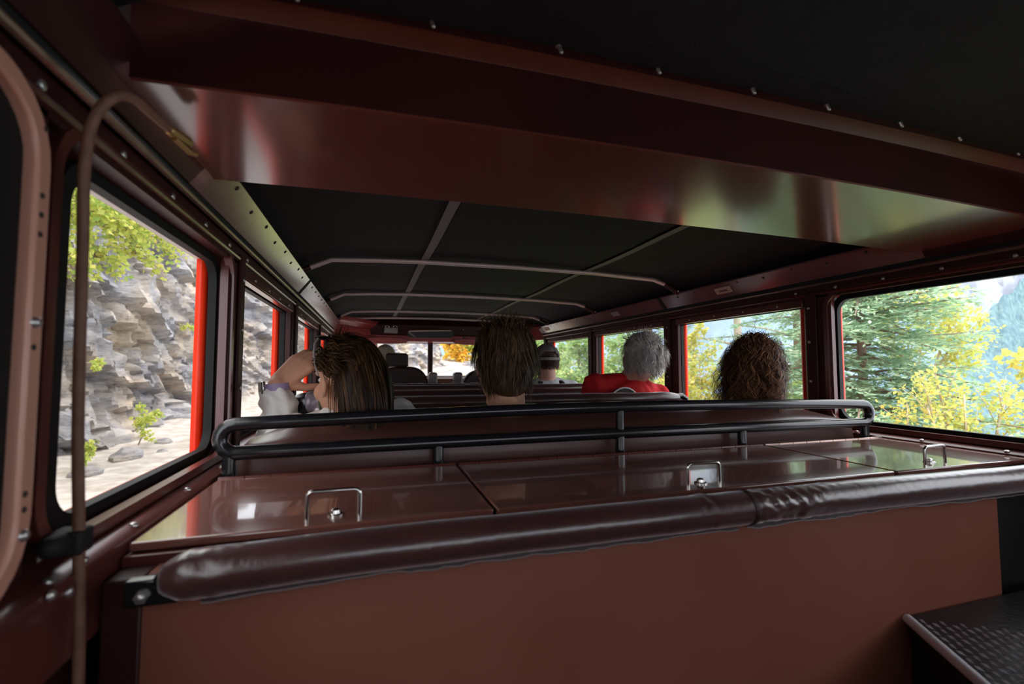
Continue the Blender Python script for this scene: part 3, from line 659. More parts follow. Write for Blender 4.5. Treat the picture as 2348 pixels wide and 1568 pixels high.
build('sleeve', sleeve(-0.238, 0.634, 3.1, lambda x: 0.55 * math.exp(-((x + 0.19) / 0.05) ** 2) + 1.0 * math.exp(-((x - 0.545) / 0.012) ** 2) + 0.05, True), M['leather'], pr_, angle=75)
build('sleeve', sleeve(0.632, 1.66, 8.7, lambda x: 1.0 * math.exp(-((x - 0.69) / 0.09) ** 2) + 0.10, False), M['leather'], pr_, angle=75)
mb = MB(); mb.tube([(0.627, 0.663, zc(0.63)), (0.630, 0.663, zc(0.63)), (0.636, 0.663, zc(0.63)), (0.639, 0.663, zc(0.63))], [0.027, 0.0305, 0.0305, 0.027], 28, wob=lambda i, k: 1 + 0.02 * math.sin(k * 2.1)); build('seam_band', mb, M['leather_dark'], pr_)
for x0, x1 in ((-0.20, 0.625), (0.645, 1.66)):
    mb = MB(); n = int((x1 - x0) / 0.012)
    top, bot = [], []
    for i in range(n + 1):
        x = x0 + (x1 - x0) * i / n
        w = 0.0035 * noise.noise(V((x * 16, 1.3, 0))) + 0.002 * noise.noise(V((x * 55, 4.3, 0)))
        top.append((x, 0.676, zc(x) - 0.020)); bot.append((x, 0.671 + w, zc(x) - 0.0395 + w))
    mb.v = [V(p) for p in top + bot]; m = n + 1; mb.f = [(i, i + 1, m + i + 1, m + i) for i in range(n)]
    build('leather_flap', mb, M['leather_dark'], pr_)
    mb = MB(); mb.tube(bot, 0.0011, 6); build('hem', mb, M['piping'], pr_)
mb = MB(); mb.box(-0.282, -0.225, 0.672, 0.689, -0.290, -0.258); mb.tube([(-0.245, 0.672, -0.262), (-0.22, 0.664, -0.252)], 0.012, 8); br = build('bracket', mb, M['black_metal'], pr_, bevel=0.003)
mb = MB(); mb.disc((-0.262, 0.672, -0.2765), (0, -1, 0), 0.0075, 0.005, 6, dome=False); mb.disc((-0.262, 0.667, -0.2765), (0, -1, 0), 0.005, 0.003); build('bolt', mb, M['screw'], br)

gr_ = empty('guard_rail', (0.665, 1.142, -0.249), 'black tubular guard rail loop standing behind the front bench of the row ahead', 'guard rail')
gy, zt_, zl = 1.140, -0.1245, -0.1875
xl, xr = -0.315, 1.625; rc = (zt_ - zl) / 2
loop = []
for k in range(9):
    a = math.radians(90 + 180 * k / 8); loop.append((xl + rc + rc * math.cos(a) * 1.0, gy, (zt_ + zl) / 2 + rc * math.sin(a)))
for k in range(1, 24): loop.append((xl + rc + (xr - xl - 2 * rc) * k / 24, gy, zl + 0.004 * math.sin(math.pi * k / 24)))
for k in range(9):
    a = math.radians(-90 + 180 * k / 8); loop.append((xr - rc + rc * math.cos(a), gy, (zt_ + zl) / 2 + rc * math.sin(a)))
for k in range(1, 24): loop.append((xr - rc - (xr - xl - 2 * rc) * k / 24, gy, zt_ + 0.014 * math.sin(math.pi * k / 24)))
mb = MB(); mb.tube(loop, 0.0155, 14, closed=True); build('loop_tube', mb, M['black_metal'], gr_)
for x in (-0.296, 0.158, 0.664, 1.085, 1.60):
    mb = MB(); mb.tube([(x, gy, zl), (x, gy, -0.249)], 0.0135, 12); build('post', mb, M['black_metal'], gr_)
mb = MB(); mb.tube([(0.664, gy, zt_ + 0.01), (0.664, gy, zl)], 0.0115, 12); build('brace', mb, M['black_metal'], gr_)

# ------------------------------------------------------------------ benches and seats
def bench(label, y, top, x0, x1, first=False, bolster=None):
    b = empty('bench_seat', ((x0 + x1) / 2, y + 0.2, FLOOR), label, 'bench seat', 'brown leather bench seats')
    if first:
        prof = [(y, -0.30), (y, top - 0.036), (y + 0.006, top - 0.030), (y + 0.03, top - 0.022), (y + 0.06, top - 0.008), (y + 0.085, top), (y + 0.105, top - 0.004), (y + 0.118, top - 0.03), (y + 0.12, -0.30)]
        mb = MB(); N_ = 60
        for i in range(N_ + 1):
            x = x0 + (x1 - x0) * i / N_; e = min(1, i / 5, (N_ - i) / 9); e = math.sin(e * math.pi / 2)
            mb.v += [V((x, yy + (0.02 * (1 - e) if zz > -0.29 else 0), zz if zz < -0.29 else (top - 0.055) + (zz - top + 0.055) * (0.25 + 0.75 * e) + 0.002 * noise.noise(V((x * 5, yy * 20, 1))))) for yy, zz in prof]
        n = len(prof)
        mb.f = [(i * n + k, i * n + (k + 1) % n, (i + 1) * n + (k + 1) % n, (i + 1) * n + k) for i in range(N_) for k in range(n)] + [tuple(range(n - 1, -1, -1)), tuple(N_ * n + k for k in range(n))]
        build('backrest', mb, M['seatback'], b, angle=35)
        mb = MB(); mb.box(x0 + 0.02, x1 - 0.02, y + 0.01, y + 0.11, -0.80, -0.30); build('back_frame', mb, M['dark_maroon'], b)
    else:
        mb = MB(); mb.box(x0, x1, y + 0.02, y + 0.09, -0.78, top - 0.03); build('backrest', mb, M['leather_dark'], b, bevel=0.01)
        mb = MB(); N_ = 80
        mb.tube([(x0 + (x1 - x0) * i / N_, y + 0.04, top - 0.030 + 0.002 * noise.noise(V((i * 0.3, y, 0)))) for i in range(N_ + 1)], [0.030 * (0.6 + 0.4 * math.sin(min(1, i / 3, (N_ - i) / 3) * math.pi / 2)) for i in range(N_ + 1)], 16,
                wob=lambda i, k: 1 + 0.03 * noise.noise(V((i * 0.8, k * 0.7, y))))
        tr_ = build('padded_top', mb, M['leather'], b, angle=70)
        mb = MB(); mb.tube([(x0 + (x1 - x0) * i / N_, y + 0.012, top - 0.062 + 0.002 * noise.noise(V((i * 0.9, y, 5)))) for i in range(N_ + 1)], 0.0022, 6); build('hem', mb, M['piping'], tr_)
        mb = MB(); mb.tube([(x1 - 0.02, y + 0.04, top - 0.025), (x1 + 0.02, y + 0.04, top - 0.02), (x1 + 0.05, y + 0.045, top - 0.035), (x1 + 0.06, y + 0.05, top - 0.09), (x1 + 0.06, y + 0.05, top - 0.3)], 0.014, 10); build('end_tube', mb, M['black_metal'], b)
    mb = MB(); mb.box(x0 + 0.01, x1 - 0.01, y + 0.11, y + 0.56, -0.83, -0.735); build('cushion', mb, M['leather'], b, bevel=0.03)
    mb = MB(); mb.box(x0 + 0.04, x1 - 0.04, y + 0.13, y + 0.50, FLOOR, -0.83); build('seat_base', mb, M['dark_maroon'], b)
    if bolster:
        bx_, by_, bz_ = bolster
        mb = MB(); out = [(bx_ + 0.085 * math.cos(math.radians(a)), by_, bz_ - 0.09 + 0.09 * math.sin(math.radians(a))) for a in range(0, 181, 12)]
        mb.prism_dir(out, (0, 0.03, 0)); bo = build('bolster', mb, M['leather_dark'], b, bevel=0.006)
        mb = MB(); mb.tube(out, 0.0042, 8); build('white_piping', mb, M['white_piping'], bo)
    return b
bench('brown vinyl bench right behind the black guard rail, seating the long-haired woman', 1.176, -0.1365, -0.288, 1.610, True)
bench('brown leather bench with padded top in front of the silver-haired man in red', 1.915, -0.122, -0.28, 1.470, False, (1.185, 1.985, -0.100))
bench('brown leather bench backing the man in the grey cap', 2.69, -0.105, -0.28, 1.56)
bench('brown leather bench just behind the two bucket seats', 3.44, -0.122, -0.28, 1.56)

def rounded_back(mb, x0, x1, y, z0, z1, t, rad, n=10):
    out = [(x0, y, z0)] + [(x0 + rad - rad * math.cos(math.radians(90 * k / n)), y, z1 - rad + rad * math.sin(math.radians(90 * k / n))) for k in range(n + 1)] + [(x1 - rad + rad * math.sin(math.radians(90 * k / n)), y, z1 - rad + rad * math.cos(math.radians(90 * k / n))) for k in range(n + 1)] + [(x1, y, z0)]
    return mb.prism_dir(out, (0, t, 0))
for x0, x1, top, hx, lb in ((0.05, 0.475, 0.005, (0.108, 0.302), 'dark leather driving seat with a boxy headrest'), (0.795, 1.21, -0.025, None, 'dark leather front passenger seat mostly hidden by the short-haired man')):
    fs_ = empty('bucket_seat', ((x0 + x1) / 2, 4.2, FLOOR), lb, 'front seat', 'front seats')
    mb = MB(); rounded_back(mb, x0, x1, 4.12, -0.75, top, 0.10, 0.15); build('backrest', mb, M['leather_dark'], fs_, bevel=0.02)
    mb = MB(); mb.box(x0, x1, 4.2, 4.68, -0.82, -0.72); build('cushion', mb, M['leather_dark'], fs_, bevel=0.03)
    mb = MB(); mb.box(x0 + 0.04, x1 - 0.04, 4.2, 4.62, FLOOR, -0.82); build('seat_base', mb, M['black'], fs_)
    if hx:
        mb = MB(); rounded_back(mb, hx[0], hx[1], 4.125, 0.005, 0.125, 0.085, 0.03); build('headrest', mb, M['leather_dark'], fs_, bevel=0.012)
for x0, x1, lb in ((0.482, 0.558, 'narrow upright dark leather bolster beside the driving seat'), (0.708, 0.786, 'narrow upright dark leather bolster beside the front passenger seat')):
    mb = MB(); rounded_back(mb, x0, x1, 4.10, FLOOR, -0.045, 0.10, 0.025); tag(build('seat_bolster', mb, M['leather'], bevel=0.01), lb, 'bolster', 'front seat bolsters')

# ------------------------------------------------------------------ people
def rotz(a): return Matrix.Rotation(math.radians(a), 4, 'Z')
def head_matrix(loc, yaw=0, pitch=0, roll=0, s=1.0):
    """yaw + turns to the person's left; pitch + looks up; roll + tips the head to the right"""
    return Matrix.Translation(V(loc)) @ rotz(yaw) @ Matrix.Rotation(math.radians(pitch), 4, 'X') @ Matrix.Rotation(math.radians(roll), 4, 'Y') @ Matrix.Scale(s, 4)

def head_forms(mb, H):
    R3 = H.to_3x3(); h = lambda *p: H @ V(p)
    s = H.median_scale; Rn = R3 * (1 / s)
    def el(c, r, extra=None):
        mb.ell(h(*c), r[0] * s, r[1] * s, r[2] * s, Rn @ extra if extra else Rn, 24, 14)
    el((0, -0.012, 0.035), (0.074, 0.093, 0.084)); el((0, 0.033, -0.028), (0.061, 0.060, 0.084)); el((0, 0.028, -0.074), (0.050, 0.054, 0.036)); el((0, 0.076, -0.098), (0.021, 0.018, 0.018))
    mb.caps(h(0, 0.088, 0.020), h(0, 0.110, -0.022), 0.008 * s, 0.0125 * s)
    mb.caps(h(-0.036, 0.080, 0.030), h(0.036, 0.080, 0.030), 0.012 * s, 0.012 * s)
    for q in (-1, 1):
        el((q * 0.040, 0.066, -0.028), (0.022, 0.022, 0.024)); el((q * 0.011, 0.102, -0.025), (0.009, 0.010, 0.008))
        el((q * 0.076, -0.006, -0.004), (0.010, 0.019, 0.031), Matrix.Rotation(q * 0.35, 3, 'Z') @ Matrix.Rotation(-0.25, 3, 'X')); el((q * 0.074, 0.002, -0.030), (0.008, 0.010, 0.011))
    el((0, 0.091, -0.052), (0.022, 0.010, 0.008)); el((0, 0.090, -0.064), (0.019, 0.010, 0.008))

def hand(mb, w, d, n, t, s=1.0, curl=0.35, spread=0.05):
    w, d, n = V(w), V(d).normalized(), V(n).normalized(); t = V(t); t = (t - d * t.dot(d)).normalized(); n = (n - d * n.dot(d) - t * n.dot(t)).normalized()
    for k, (off, ml, fl_) in enumerate(((0.029, 0.090, 0.95), (0.010, 0.094, 1.06), (-0.010, 0.089, 0.98), (-0.028, 0.081, 0.78))):
        kn = w + d * ml * s + t * off * s - n * 0.004 * s
        mb.caps(w + t * off * 0.55 * s + d * 0.008 * s, kn, 0.0145 * s, 0.0112 * s, 10)
        dd = (d + t * off * spread * 30).normalized(); p = kn; ang = 0
        for L_, r0, r1, c in ((0.043, 0.0100, 0.0090, 1.0), (0.027, 0.0090, 0.0080, 1.25), (0.021, 0.0080, 0.0066, 0.7)):
            ang += curl * c; q = dd * math.cos(ang) + n * math.sin(ang)
            e = p + q * L_ * fl_ * s; mb.caps(p, e, r0 * s, r1 * s, 10); p = e
    b = w + t * 0.022 * s + d * 0.022 * s + n * 0.008 * s
    td = (t * 0.72 + d * 0.62 + n * 0.35).normalized(); m1 = b + td * 0.040 * s; td2 = (t * 0.45 + d * 0.80 + n * 0.42).normalized(); m2 = m1 + td2 * 0.032 * s
    mb.caps(b, m1, 0.0155 * s, 0.0118 * s, 10); mb.caps(m1, m2, 0.0112 * s, 0.0095 * s, 10); mb.caps(m2, m2 + td2 * 0.024 * s, 0.0096 * s, 0.0075 * s, 10)

def person(label, H, neck, SL, SR, hip, skin, shirt, shirt_name, voxel=0.007, arms=None, fold=0.006, build_w=1.0, vox_shirt=0.009):
    neck, SL, SR, hip = V(neck), V(SL), V(SR), V(hip)
    o = empty('person', (hip.x, hip.y + 0.1, FLOOR), label, 'person', 'passengers seen from behind')
    body = MB(); head_forms(body, H)
    s = H.median_scale
    body.caps(H @ V((0, -0.022, -0.045)), neck, 0.055 * s, 0.058 * s, 16)
    mid = (SL + SR) / 2; w = (SR - SL).length / 2
    rings = [(hip + V((0, 0, -0.07)), 0.165, 0.115), (hip + V((0, 0, 0.02)), 0.165, 0.12), (hip.lerp(mid, 0.4), 0.145, 0.105), (hip.lerp(mid, 0.75), 0.165, 0.115), (mid + V((0, 0, -0.05)), w * 0.95, 0.105), (mid.lerp(neck, 0.4), w * 0.72, 0.08), (mid.lerp(neck, 0.8), w * 0.40, 0.062), (neck, 0.055, 0.055)]
    body.loft(rings)
    cl = MB(); g = 0.012
    cl.loft([(hip + V((0, 0, -0.075)), 0.185 * build_w, 0.135)] + [(c, rx * build_w + g, ry * build_w + g) for c, rx, ry in rings[1:-1]] + [(neck + V((0, 0, -0.012)), 0.068, 0.066)])
    lg = MB()
    lap = [V((hip.x - 0.12, hip.y + 0.30, hip.z + 0.06)), V((hip.x + 0.12, hip.y + 0.30, hip.z + 0.06))]
    for q, S in ((-1, SL), (1, SR)):
        a = (arms or {}).get(q)
        if a is None:
            el = V((S.x + q * 0.05, S.y + 0.06, S.z - 0.28)); wr = lap[0 if q < 0 else 1] + V((0, -0.04, 0.03)); hd = V((-q * 0.25, 1, -0.1)); pn = V((0, 0, -1)); th = V((-q, 0.2, 0))
            a = dict(elbow=el, wrist=wr, d=hd, n=pn, t=th)
        body.caps(S, a['elbow'], 0.050, 0.040, 12); body.caps(a['elbow'], a['wrist'], 0.040, 0.026, 12); hand(body, a['wrist'], a['d'], a['n'], a['t'], a.get('s', 1.0), a.get('curl', 0.3), a.get('spread', 0.05))
        tz = neck.lerp(mid, 0.55); body.caps(tz, S, 0.050, 0.046, 14); cl.caps(tz, S + V((0, 0, -0.006)), 0.062, 0.062, 16)
        cl.caps(S, a['elbow'], 0.064, 0.058, 14)
        end = V(a['elbow']).lerp(V(a['wrist']), a.get('cuff', 0.85)); cl.caps(a['elbow'], end, a.get('r0', 0.055), a.get('r1', 0.040), 14)
        hj = hip + V((q * 0.09, 0.0, -0.01)); kn = V((hip.x + q * 0.11, hip.y + 0.40, hip.z + 0.02)); an = V((kn.x, kn.y + 0.0, FLOOR + 0.09))
        body.caps(hj, kn, 0.080, 0.055, 14); body.caps(kn, an, 0.052, 0.036, 12); body.caps(an, an + V((0, 0.13, -0.05)), 0.036, 0.028, 10)
        lg.caps(hj, kn, 0.092, 0.068, 14); lg.caps(kn, an + V((0, 0, 0.03)), 0.064, 0.056, 12)
        sh = MB(); sh.caps(an + V((0, -0.03, -0.045)), an + V((0, 0.15, -0.052)), 0.043, 0.036, 12); build('shoe', sh, M['black'], o)
    lg.caps(hip + V((-0.08, 0, -0.01)), hip + V((0.08, 0, -0.01)), 0.115, 0.115, 14)
    remeshed('body', body, skin, o, voxel, 4)
    c = remeshed(shirt_name, cl, shirt, o, vox_shirt, 5)
    me = c.data; org = ORG[o.name]
    cos = [v.co.copy() for v in me.vertices]; nos = [v.normal.copy() for v in me.vertices]; flat = []
    for a, nn in zip(cos, nos):
        p = a + org
        flat += list(a + nn * fold * (noise.noise(V((p.x * 9 + hip.x * 7, p.y * 9, p.z * 13 + p.x * 6))) + 0.8 * noise.noise(V((p.x * 20, p.y * 20, p.z * 34 + p.x * 20)))))
    me.vertices.foreach_set('co', flat); me.update()
    remeshed('trousers', lg, M['denim'], o, 0.014, 5)
    R3 = H.to_3x3() * (1 / s)
    for q in (-1, 1): e = MB(); e.ell(H @ V((q * 0.031, 0.0715, 0.008)), 0.0125 * s, 0.0125 * s, 0.009 * s, R3, 12, 8); build('eye', e, M['eye'], o)
    l_ = MB(); l_.ell(H @ V((0, 0.0965, -0.058)), 0.021 * s, 0.008 * s, 0.010 * s, R3, 12, 8); build('lips', l_, M['lip'], o)
    return o

SC, SR_ = V((0, -0.013, 0.037)), V((0.079, 0.099, 0.089))
def strands(mb, H, n, length, seed, keep, width=0.0016, segs=7, lift=0.3, inertia=0.6, curl=0.0, freq=9.0, shell=(1.0, 1.12), part=None, grav=1.0, jitter=0.25, pull=0.0, clump=0, cs=0.07, avoid=None):
    r = random.Random(seed); R3 = H.to_3x3(); g = (R3.inverted() @ V((0, 0, -1))).normalized()
    k = 0; tries = 0; left = 0
    while k < n and tries < n * 30:
        tries += 1
        if clump and left > 0:
            left -= 1; d = (d0 + V((r.gauss(0, cs), r.gauss(0, cs), r.gauss(0, cs)))).normalized(); lay = lay0 + r.gauss(0, 0.012)
        else:
            d = V((r.gauss(0, 1), r.gauss(0, 1), r.gauss(0, 1))).normalized()
            if not keep(d, r): continue
            lay = r.uniform(*shell)
            d0, lay0, left, L0, pa, pb = d, lay, clump, (length(d, r) if callable(length) else length), r.uniform(0, 6.28), r.uniform(0, 6.28)
            jv = V((r.gauss(0, 1), r.gauss(0, 1), r.gauss(0, 1)))
        k += 1
        p = SC + V((d.x * SR_.x, d.y * SR_.y, d.z * SR_.z)) * lay
        L_ = L0 * r.uniform(0.9, 1.08) if clump else (length(d, r) if callable(length) else length)
        nn = V((d.x / SR_.x, d.y / SR_.y, d.z / SR_.z)).normalized()
        v = (nn * lift + (part(d) if part else g * 0.6) + (jv + V((r.gauss(0, 0.25), r.gauss(0, 0.25), r.gauss(0, 0.25))) if clump else V((r.gauss(0, 1), r.gauss(0, 1), r.gauss(0, 1)))) * jitter).normalized()
        st = L_ / segs; ph = (pa + r.gauss(0, 0.25)) if clump else r.uniform(0, 6.28); ph2 = (pb + r.gauss(0, 0.25)) if clump else r.uniform(0, 6.28); pts = []; nr = []
        for i in range(segs + 1):
            q = p - SC; e = math.sqrt((q.x / SR_.x) ** 2 + (q.y / SR_.y) ** 2 + (q.z / SR_.z) ** 2)
            nn = V((q.x / SR_.x ** 2, q.y / SR_.y ** 2, q.z / SR_.z ** 2)).normalized()
            if e < lay:
                p = SC + q * (lay / max(e, 0.2))
                if v.dot(nn) < 0: v = (v - nn * v.dot(nn)).normalized()
            off = V((0, 0, 0))
            if curl:
                sd = v.cross(nn).normalized(); tq = i / segs
                off = (sd * math.sin(ph + freq * tq) + nn * (0.6 + math.sin(ph2 + freq * tq * 0.9))) * curl * min(1, tq * 2.5)
            pts.append(p + off); nr.append((v.copy(), nn))
            if pull and p.z < 0.0: v = v + V((-p.x, -(p.y + 0.05), 0)) * pull
            v = (v * inertia + g * (1 - inertia) * grav).normalized()
            p = p + v * st
        if avoid and any(avoid(q) for q in pts): continue
        o = len(mb.v)
        for i, (q, (v, nn)) in enumerate(zip(pts, nr)):
            sd = v.cross(nn)
            sd = sd.normalized() if sd.length > 1e-5 else V((1, 0, 0))
            w = width * (1 - 0.75 * (i / segs) ** 2)
            mb.v += [H @ (q - sd * w), H @ (q + sd * w)]
        mb.f += [(o + 2 * i, o + 2 * i + 1, o + 2 * i + 3, o + 2 * i + 2) for i in range(segs)]
    return mb

def scalp(mb, H, k=1.0, cut=lambda c: True, dz=0.0):
    """hair cap: part of an ellipsoid shell following the skull"""
    t = MB(); t.ell((0, 0, 0), SR_.x * k, SR_.y * k, SR_.z * k, None, 30, 20)
    idx = {}; fs = []
    for f in t.f:
        if all(cut(V((t.v[i].x / SR_.x / k, t.v[i].y / SR_.y / k, t.v[i].z / SR_.z / k))) for i in f): fs.append(f)
    o = len(mb.v); mb.v += [H @ (SC + V((0, 0, dz)) + v) for v in t.v]; mb.f += [tuple(i + o for i in f) for f in fs]
    return mb
back = lambda d: d.y < 0.55 + 0.35 * d.z and (d.z > -0.55 or d.y < -0.2)

# long-haired woman shading her eyes
Hw = head_matrix((-0.068, 1.360, -0.040), 37, -2, -3, 0.98)
wrist = V((-0.262, 1.455, -0.050)); elb = V((-0.242, 1.455, -0.300))
pw = person('woman with long brown hair in white jacket, hand raised to her brow', Hw, (-0.03, 1.35, -0.165), (-0.20, 1.37, -0.185), (0.075, 1.375, -0.160), (-0.05, 1.42, -0.66), M['skin'], M['white_cloth'], 'jacket', 0.0045,
            {-1: dict(elbow=elb, wrist=wrist, d=(0.075, 0.030, 0.072), n=(0.62, 0.55, -0.45), t=(0.45, -0.35, -0.62), curl=0.34, s=1.06, cuff=0.81, r0=0.064, r1=0.054, spread=0.03)}, fold=0.019, vox_shirt=0.007)
hm = MB()
hairlong = lambda d, r: back(d)
scalp(hm, Hw, 1.03, lambda c: back(c) and not (c.x < -0.3 and c.z < 0.05 and c.y > -0.35))
pdir = lambda d: V((0.9 * max(0, d.z), -0.5, -0.75)) if d.x > -0.05 else V((-0.25 * max(0, d.z), -1.0, -0.45))
strands(hm, Hw, 3000, lambda d, r: 0.30 + 0.10 * r.random(), 11, lambda d, r: back(d) and not (d.x < -0.10 and d.y > -0.32 - 0.4 * max(0, d.z)), 0.0018, 14, 0.05, 0.66, 0.004, 6, (1.03, 1.12), pdir, 1.0, 0.10, 0.55, 14, 0.06, lambda q: q.x < -0.050 and q.y > -0.045 and q.z < -0.005)
strands(hm, Hw, 460, 0.085, 12, lambda d, r: d.x < -0.1 and 0.05 < d.z and -0.4 < d.y < 0.65, 0.0017, 9, 0.08, 0.94, 0.006, 5, (1.01, 1.07), lambda d: V((0, -0.95, -0.12)), 0.35, 0.10, 0, 10, 0.06, lambda q: q.x < -0.03 and q.y > -0.050 and q.z < -0.015)
strands(hm, Hw, 40, 0.035, 13, lambda d, r: d.z > 0.8, 0.0006, 5, 0.9, 0.9, 0.004, 6, (1.08, 1.12), pdir, 1.0, 0.4)
o_ = len(hm.v); na, nz = 22, 8
for j in range(nz + 1):
    for i in range(na + 1):
        a = math.radians(208 + (385 - 208) * i / na); t_ = j / nz; k_ = 1.0 - 0.12 * t_ + 0.10 * t_ * max(0, math.cos(a))
        hm.v.append(Hw @ V((0.083 * k_ * math.cos(a), -0.013 + 0.103 * k_ * math.sin(a), 0.06 - 0.36 * t_)))
hm.f += [(o_ + j * (na + 1) + i, o_ + j * (na + 1) + i + 1, o_ + (j + 1) * (na + 1) + i + 1, o_ + (j + 1) * (na + 1) + i) for j in range(nz) for i in range(na)]
build('hair', hm, M['hair_brown'], pw, angle=180)
sg_ = empty('sunglasses', Hw @ V((0, 0.03, 0.13)), 'dark sunglasses pushed up on the long-haired woman\'s head', 'sunglasses')
mb = MB()
for q in (-1, 1):
    c = Hw @ V((q * 0.034, 0.045, 0.128)); mb.ell(c, 0.030, 0.005, 0.021, Hw.to_3x3() @ Matrix.Rotation(-1.28, 3, 'X'), 14, 8)
mb.caps(Hw @ V((-0.012, 0.045, 0.132)), Hw @ V((0.012, 0.045, 0.132)), 0.003, 0.003, 8); fr_ = build('lens_front', mb, M['black_metal'], sg_)
for q in (-1, 1):
    mb = MB(); mb.tube([Hw @ V((q * 0.062, 0.035, 0.126)), Hw @ V((q * 0.082, 0.020, 0.110)), Hw @ V((q * 0.094, 0.006, 0.080)), Hw @ V((q * 0.097, -0.004, 0.050)), Hw @ V((q * 0.095, -0.012, 0.022))], [0.0032, 0.003, 0.0027, 0.0025, 0.0022], 8); build('temple_arm', mb, M['plastic_grey'] if q < 0 else M['black_metal'], sg_)
ww = empty('wristwatch', wrist, 'square wristwatch on lavender strap on the raised wrist', 'wristwatch')
ax = (wrist - elb).normalized(); wc = wrist - ax * 0.006; u_ = ax.cross(V((0, 1, 0))).normalized(); v_ = ax.cross(u_)
mb = MB(); n = 28
for lv, rr in ((-0.010, 0.0335), (-0.010, 0.0365), (0.010, 0.0365), (0.010, 0.0335)):
    mb.v += [wc + ax * lv + (u_ * math.cos(2 * math.pi * k / n) + v_ * math.sin(2 * math.pi * k / n)) * rr for k in range(n)]
mb.f = [(a * n + k, a * n + (k + 1) % n, ((a + 1) % 4) * n + (k + 1) % n, ((a + 1) % 4) * n + k) for a in range(4) for k in range(n)]
build('strap', mb, M['lavender'], ww)
cd_ = V((-0.80, -0.45, 0.25)); cd_ = (cd_ - ax * cd_.dot(ax)).normalized(); sd_ = ax.cross(cd_)
mb = MB(); mb.obox(wc + cd_ * 0.040, ax * 0.019, sd_ * 0.016, cd_ * 0.005); cs = build('case', mb, M['chrome'], ww, bevel=0.003)
mb = MB(); mb.obox(wc + cd_ * 0.0455, ax * 0.016, sd_ * 0.0135, cd_ * 0.0008); build('screen', mb, M['black_metal'], cs)
cu = empty('drinking_tumbler', (-0.165, 1.52, -0.16), 'dark tumbler with clear purplish rim tucked beside the long-haired woman\'s neck', 'tumbler')
ta = V((0.045, -0.012, 0.006)); tc_ = V((-0.190, 1.50, -0.108))
mb = MB(); mb.tube([tc_ - ta * 0.6, tc_ - ta * 0.5, tc_, tc_ + ta * 0.2], [0.020, 0.030, 0.033, 0.032], 20); build('cup', mb, M['black_metal'], cu)
mb = MB(); mb.tube([tc_ + ta * 0.2, tc_ + ta * 0.5, tc_ + ta * 0.55, tc_ + ta * 1.0], [0.032, 0.034, 0.033, 0.030], 20); build('lid', mb, M['clear_purple'], cu)

# short-haired man
Hm = head_matrix((0.390, 1.372, 0.008), 4, 2, 0, 1.06)
pm = person('man with thick short dark brown hair and charcoal shirt, back of head to us', Hm, (0.395, 1.36, -0.118), (0.22, 1.375, -0.195), (0.575, 1.375, -0.185), (0.40, 1.42, -0.66), M['skin'], M['grey_cloth'], 'shirt', 0.006)
hm = MB(); shortcut = lambda c: c.y < 0.5 + 0.5 * c.z and c.z > -0.86 - 0.30 * c.y and not (abs(c.x) > 0.88 and c.y > -0.15 and c.z < -0.12)
scalp(hm, Hm, 1.05, shortcut)
strands(hm, Hm, 3800, lambda d, r: (0.040 + 0.03 * r.random()) * (1.0 if d.z > -0.1 or d.y > -0.3 else 1.12), 21, lambda d, r: shortcut(d), 0.0015, 5, 0.14, 0.74, 0.003, 4, (1.05, 1.13), lambda d: V((0.10 * d.x, -0.25, -0.7)), 0.9, 0.12, 0.9, 11, 0.06)
strands(hm, Hm, 420, lambda d, r: 0.025 + 0.02 * r.random(), 22, lambda d, r: d.z > 0.6 and d.y < 0.6, 0.0010, 5, 0.6, 0.88, 0.003, 4, (1.05, 1.10), lambda d: V((0.3, 0.1, 0.0)), 0.6, 0.35)
hm.ell(Hm @ V((0, -0.058, -0.040)), 0.066, 0.048, 0.055, Hm.to_3x3().normalized(), 18, 12)
build('hair', hm, M['hair_dark'], pm, angle=180)

# silver-haired man in red
Hg = head_matrix((1.328, 2.06, 0.030), -22, -4, 9, 1.08)
pg = person('silver-haired man in a red shirt leaning towards the window', Hg, (1.295, 2.09, -0.055), (1.10, 2.12, -0.088), (1.45, 2.10, -0.150), (1.25, 2.18, -0.66), M['skin_pale'], M['red_cloth'], 'shirt', 0.007, None, 0.008, 1.05)
hm = MB(); scalp(hm, Hg, 1.03, shortcut)
strands(hm, Hg, 3200, lambda d, r: 0.040 + 0.025 * r.random(), 31, lambda d, r: shortcut(d), 0.0019, 6, 0.18, 0.76, 0.006, 5, (1.03, 1.12), lambda d: V((0.5, -0.3, -0.35)), 0.8, 0.30, 0, 12, 0.07)
strands(hm, Hg, 380, 0.032, 32, lambda d, r: d.z > 0.5 and d.y < 0.6, 0.0012, 6, 0.8, 0.9, 0.006, 5, (1.04, 1.10), lambda d: V((0.25, 0.1, 0.1)), 0.6, 0.4)
build('hair', hm, M['hair_grey'], pg, angle=180)

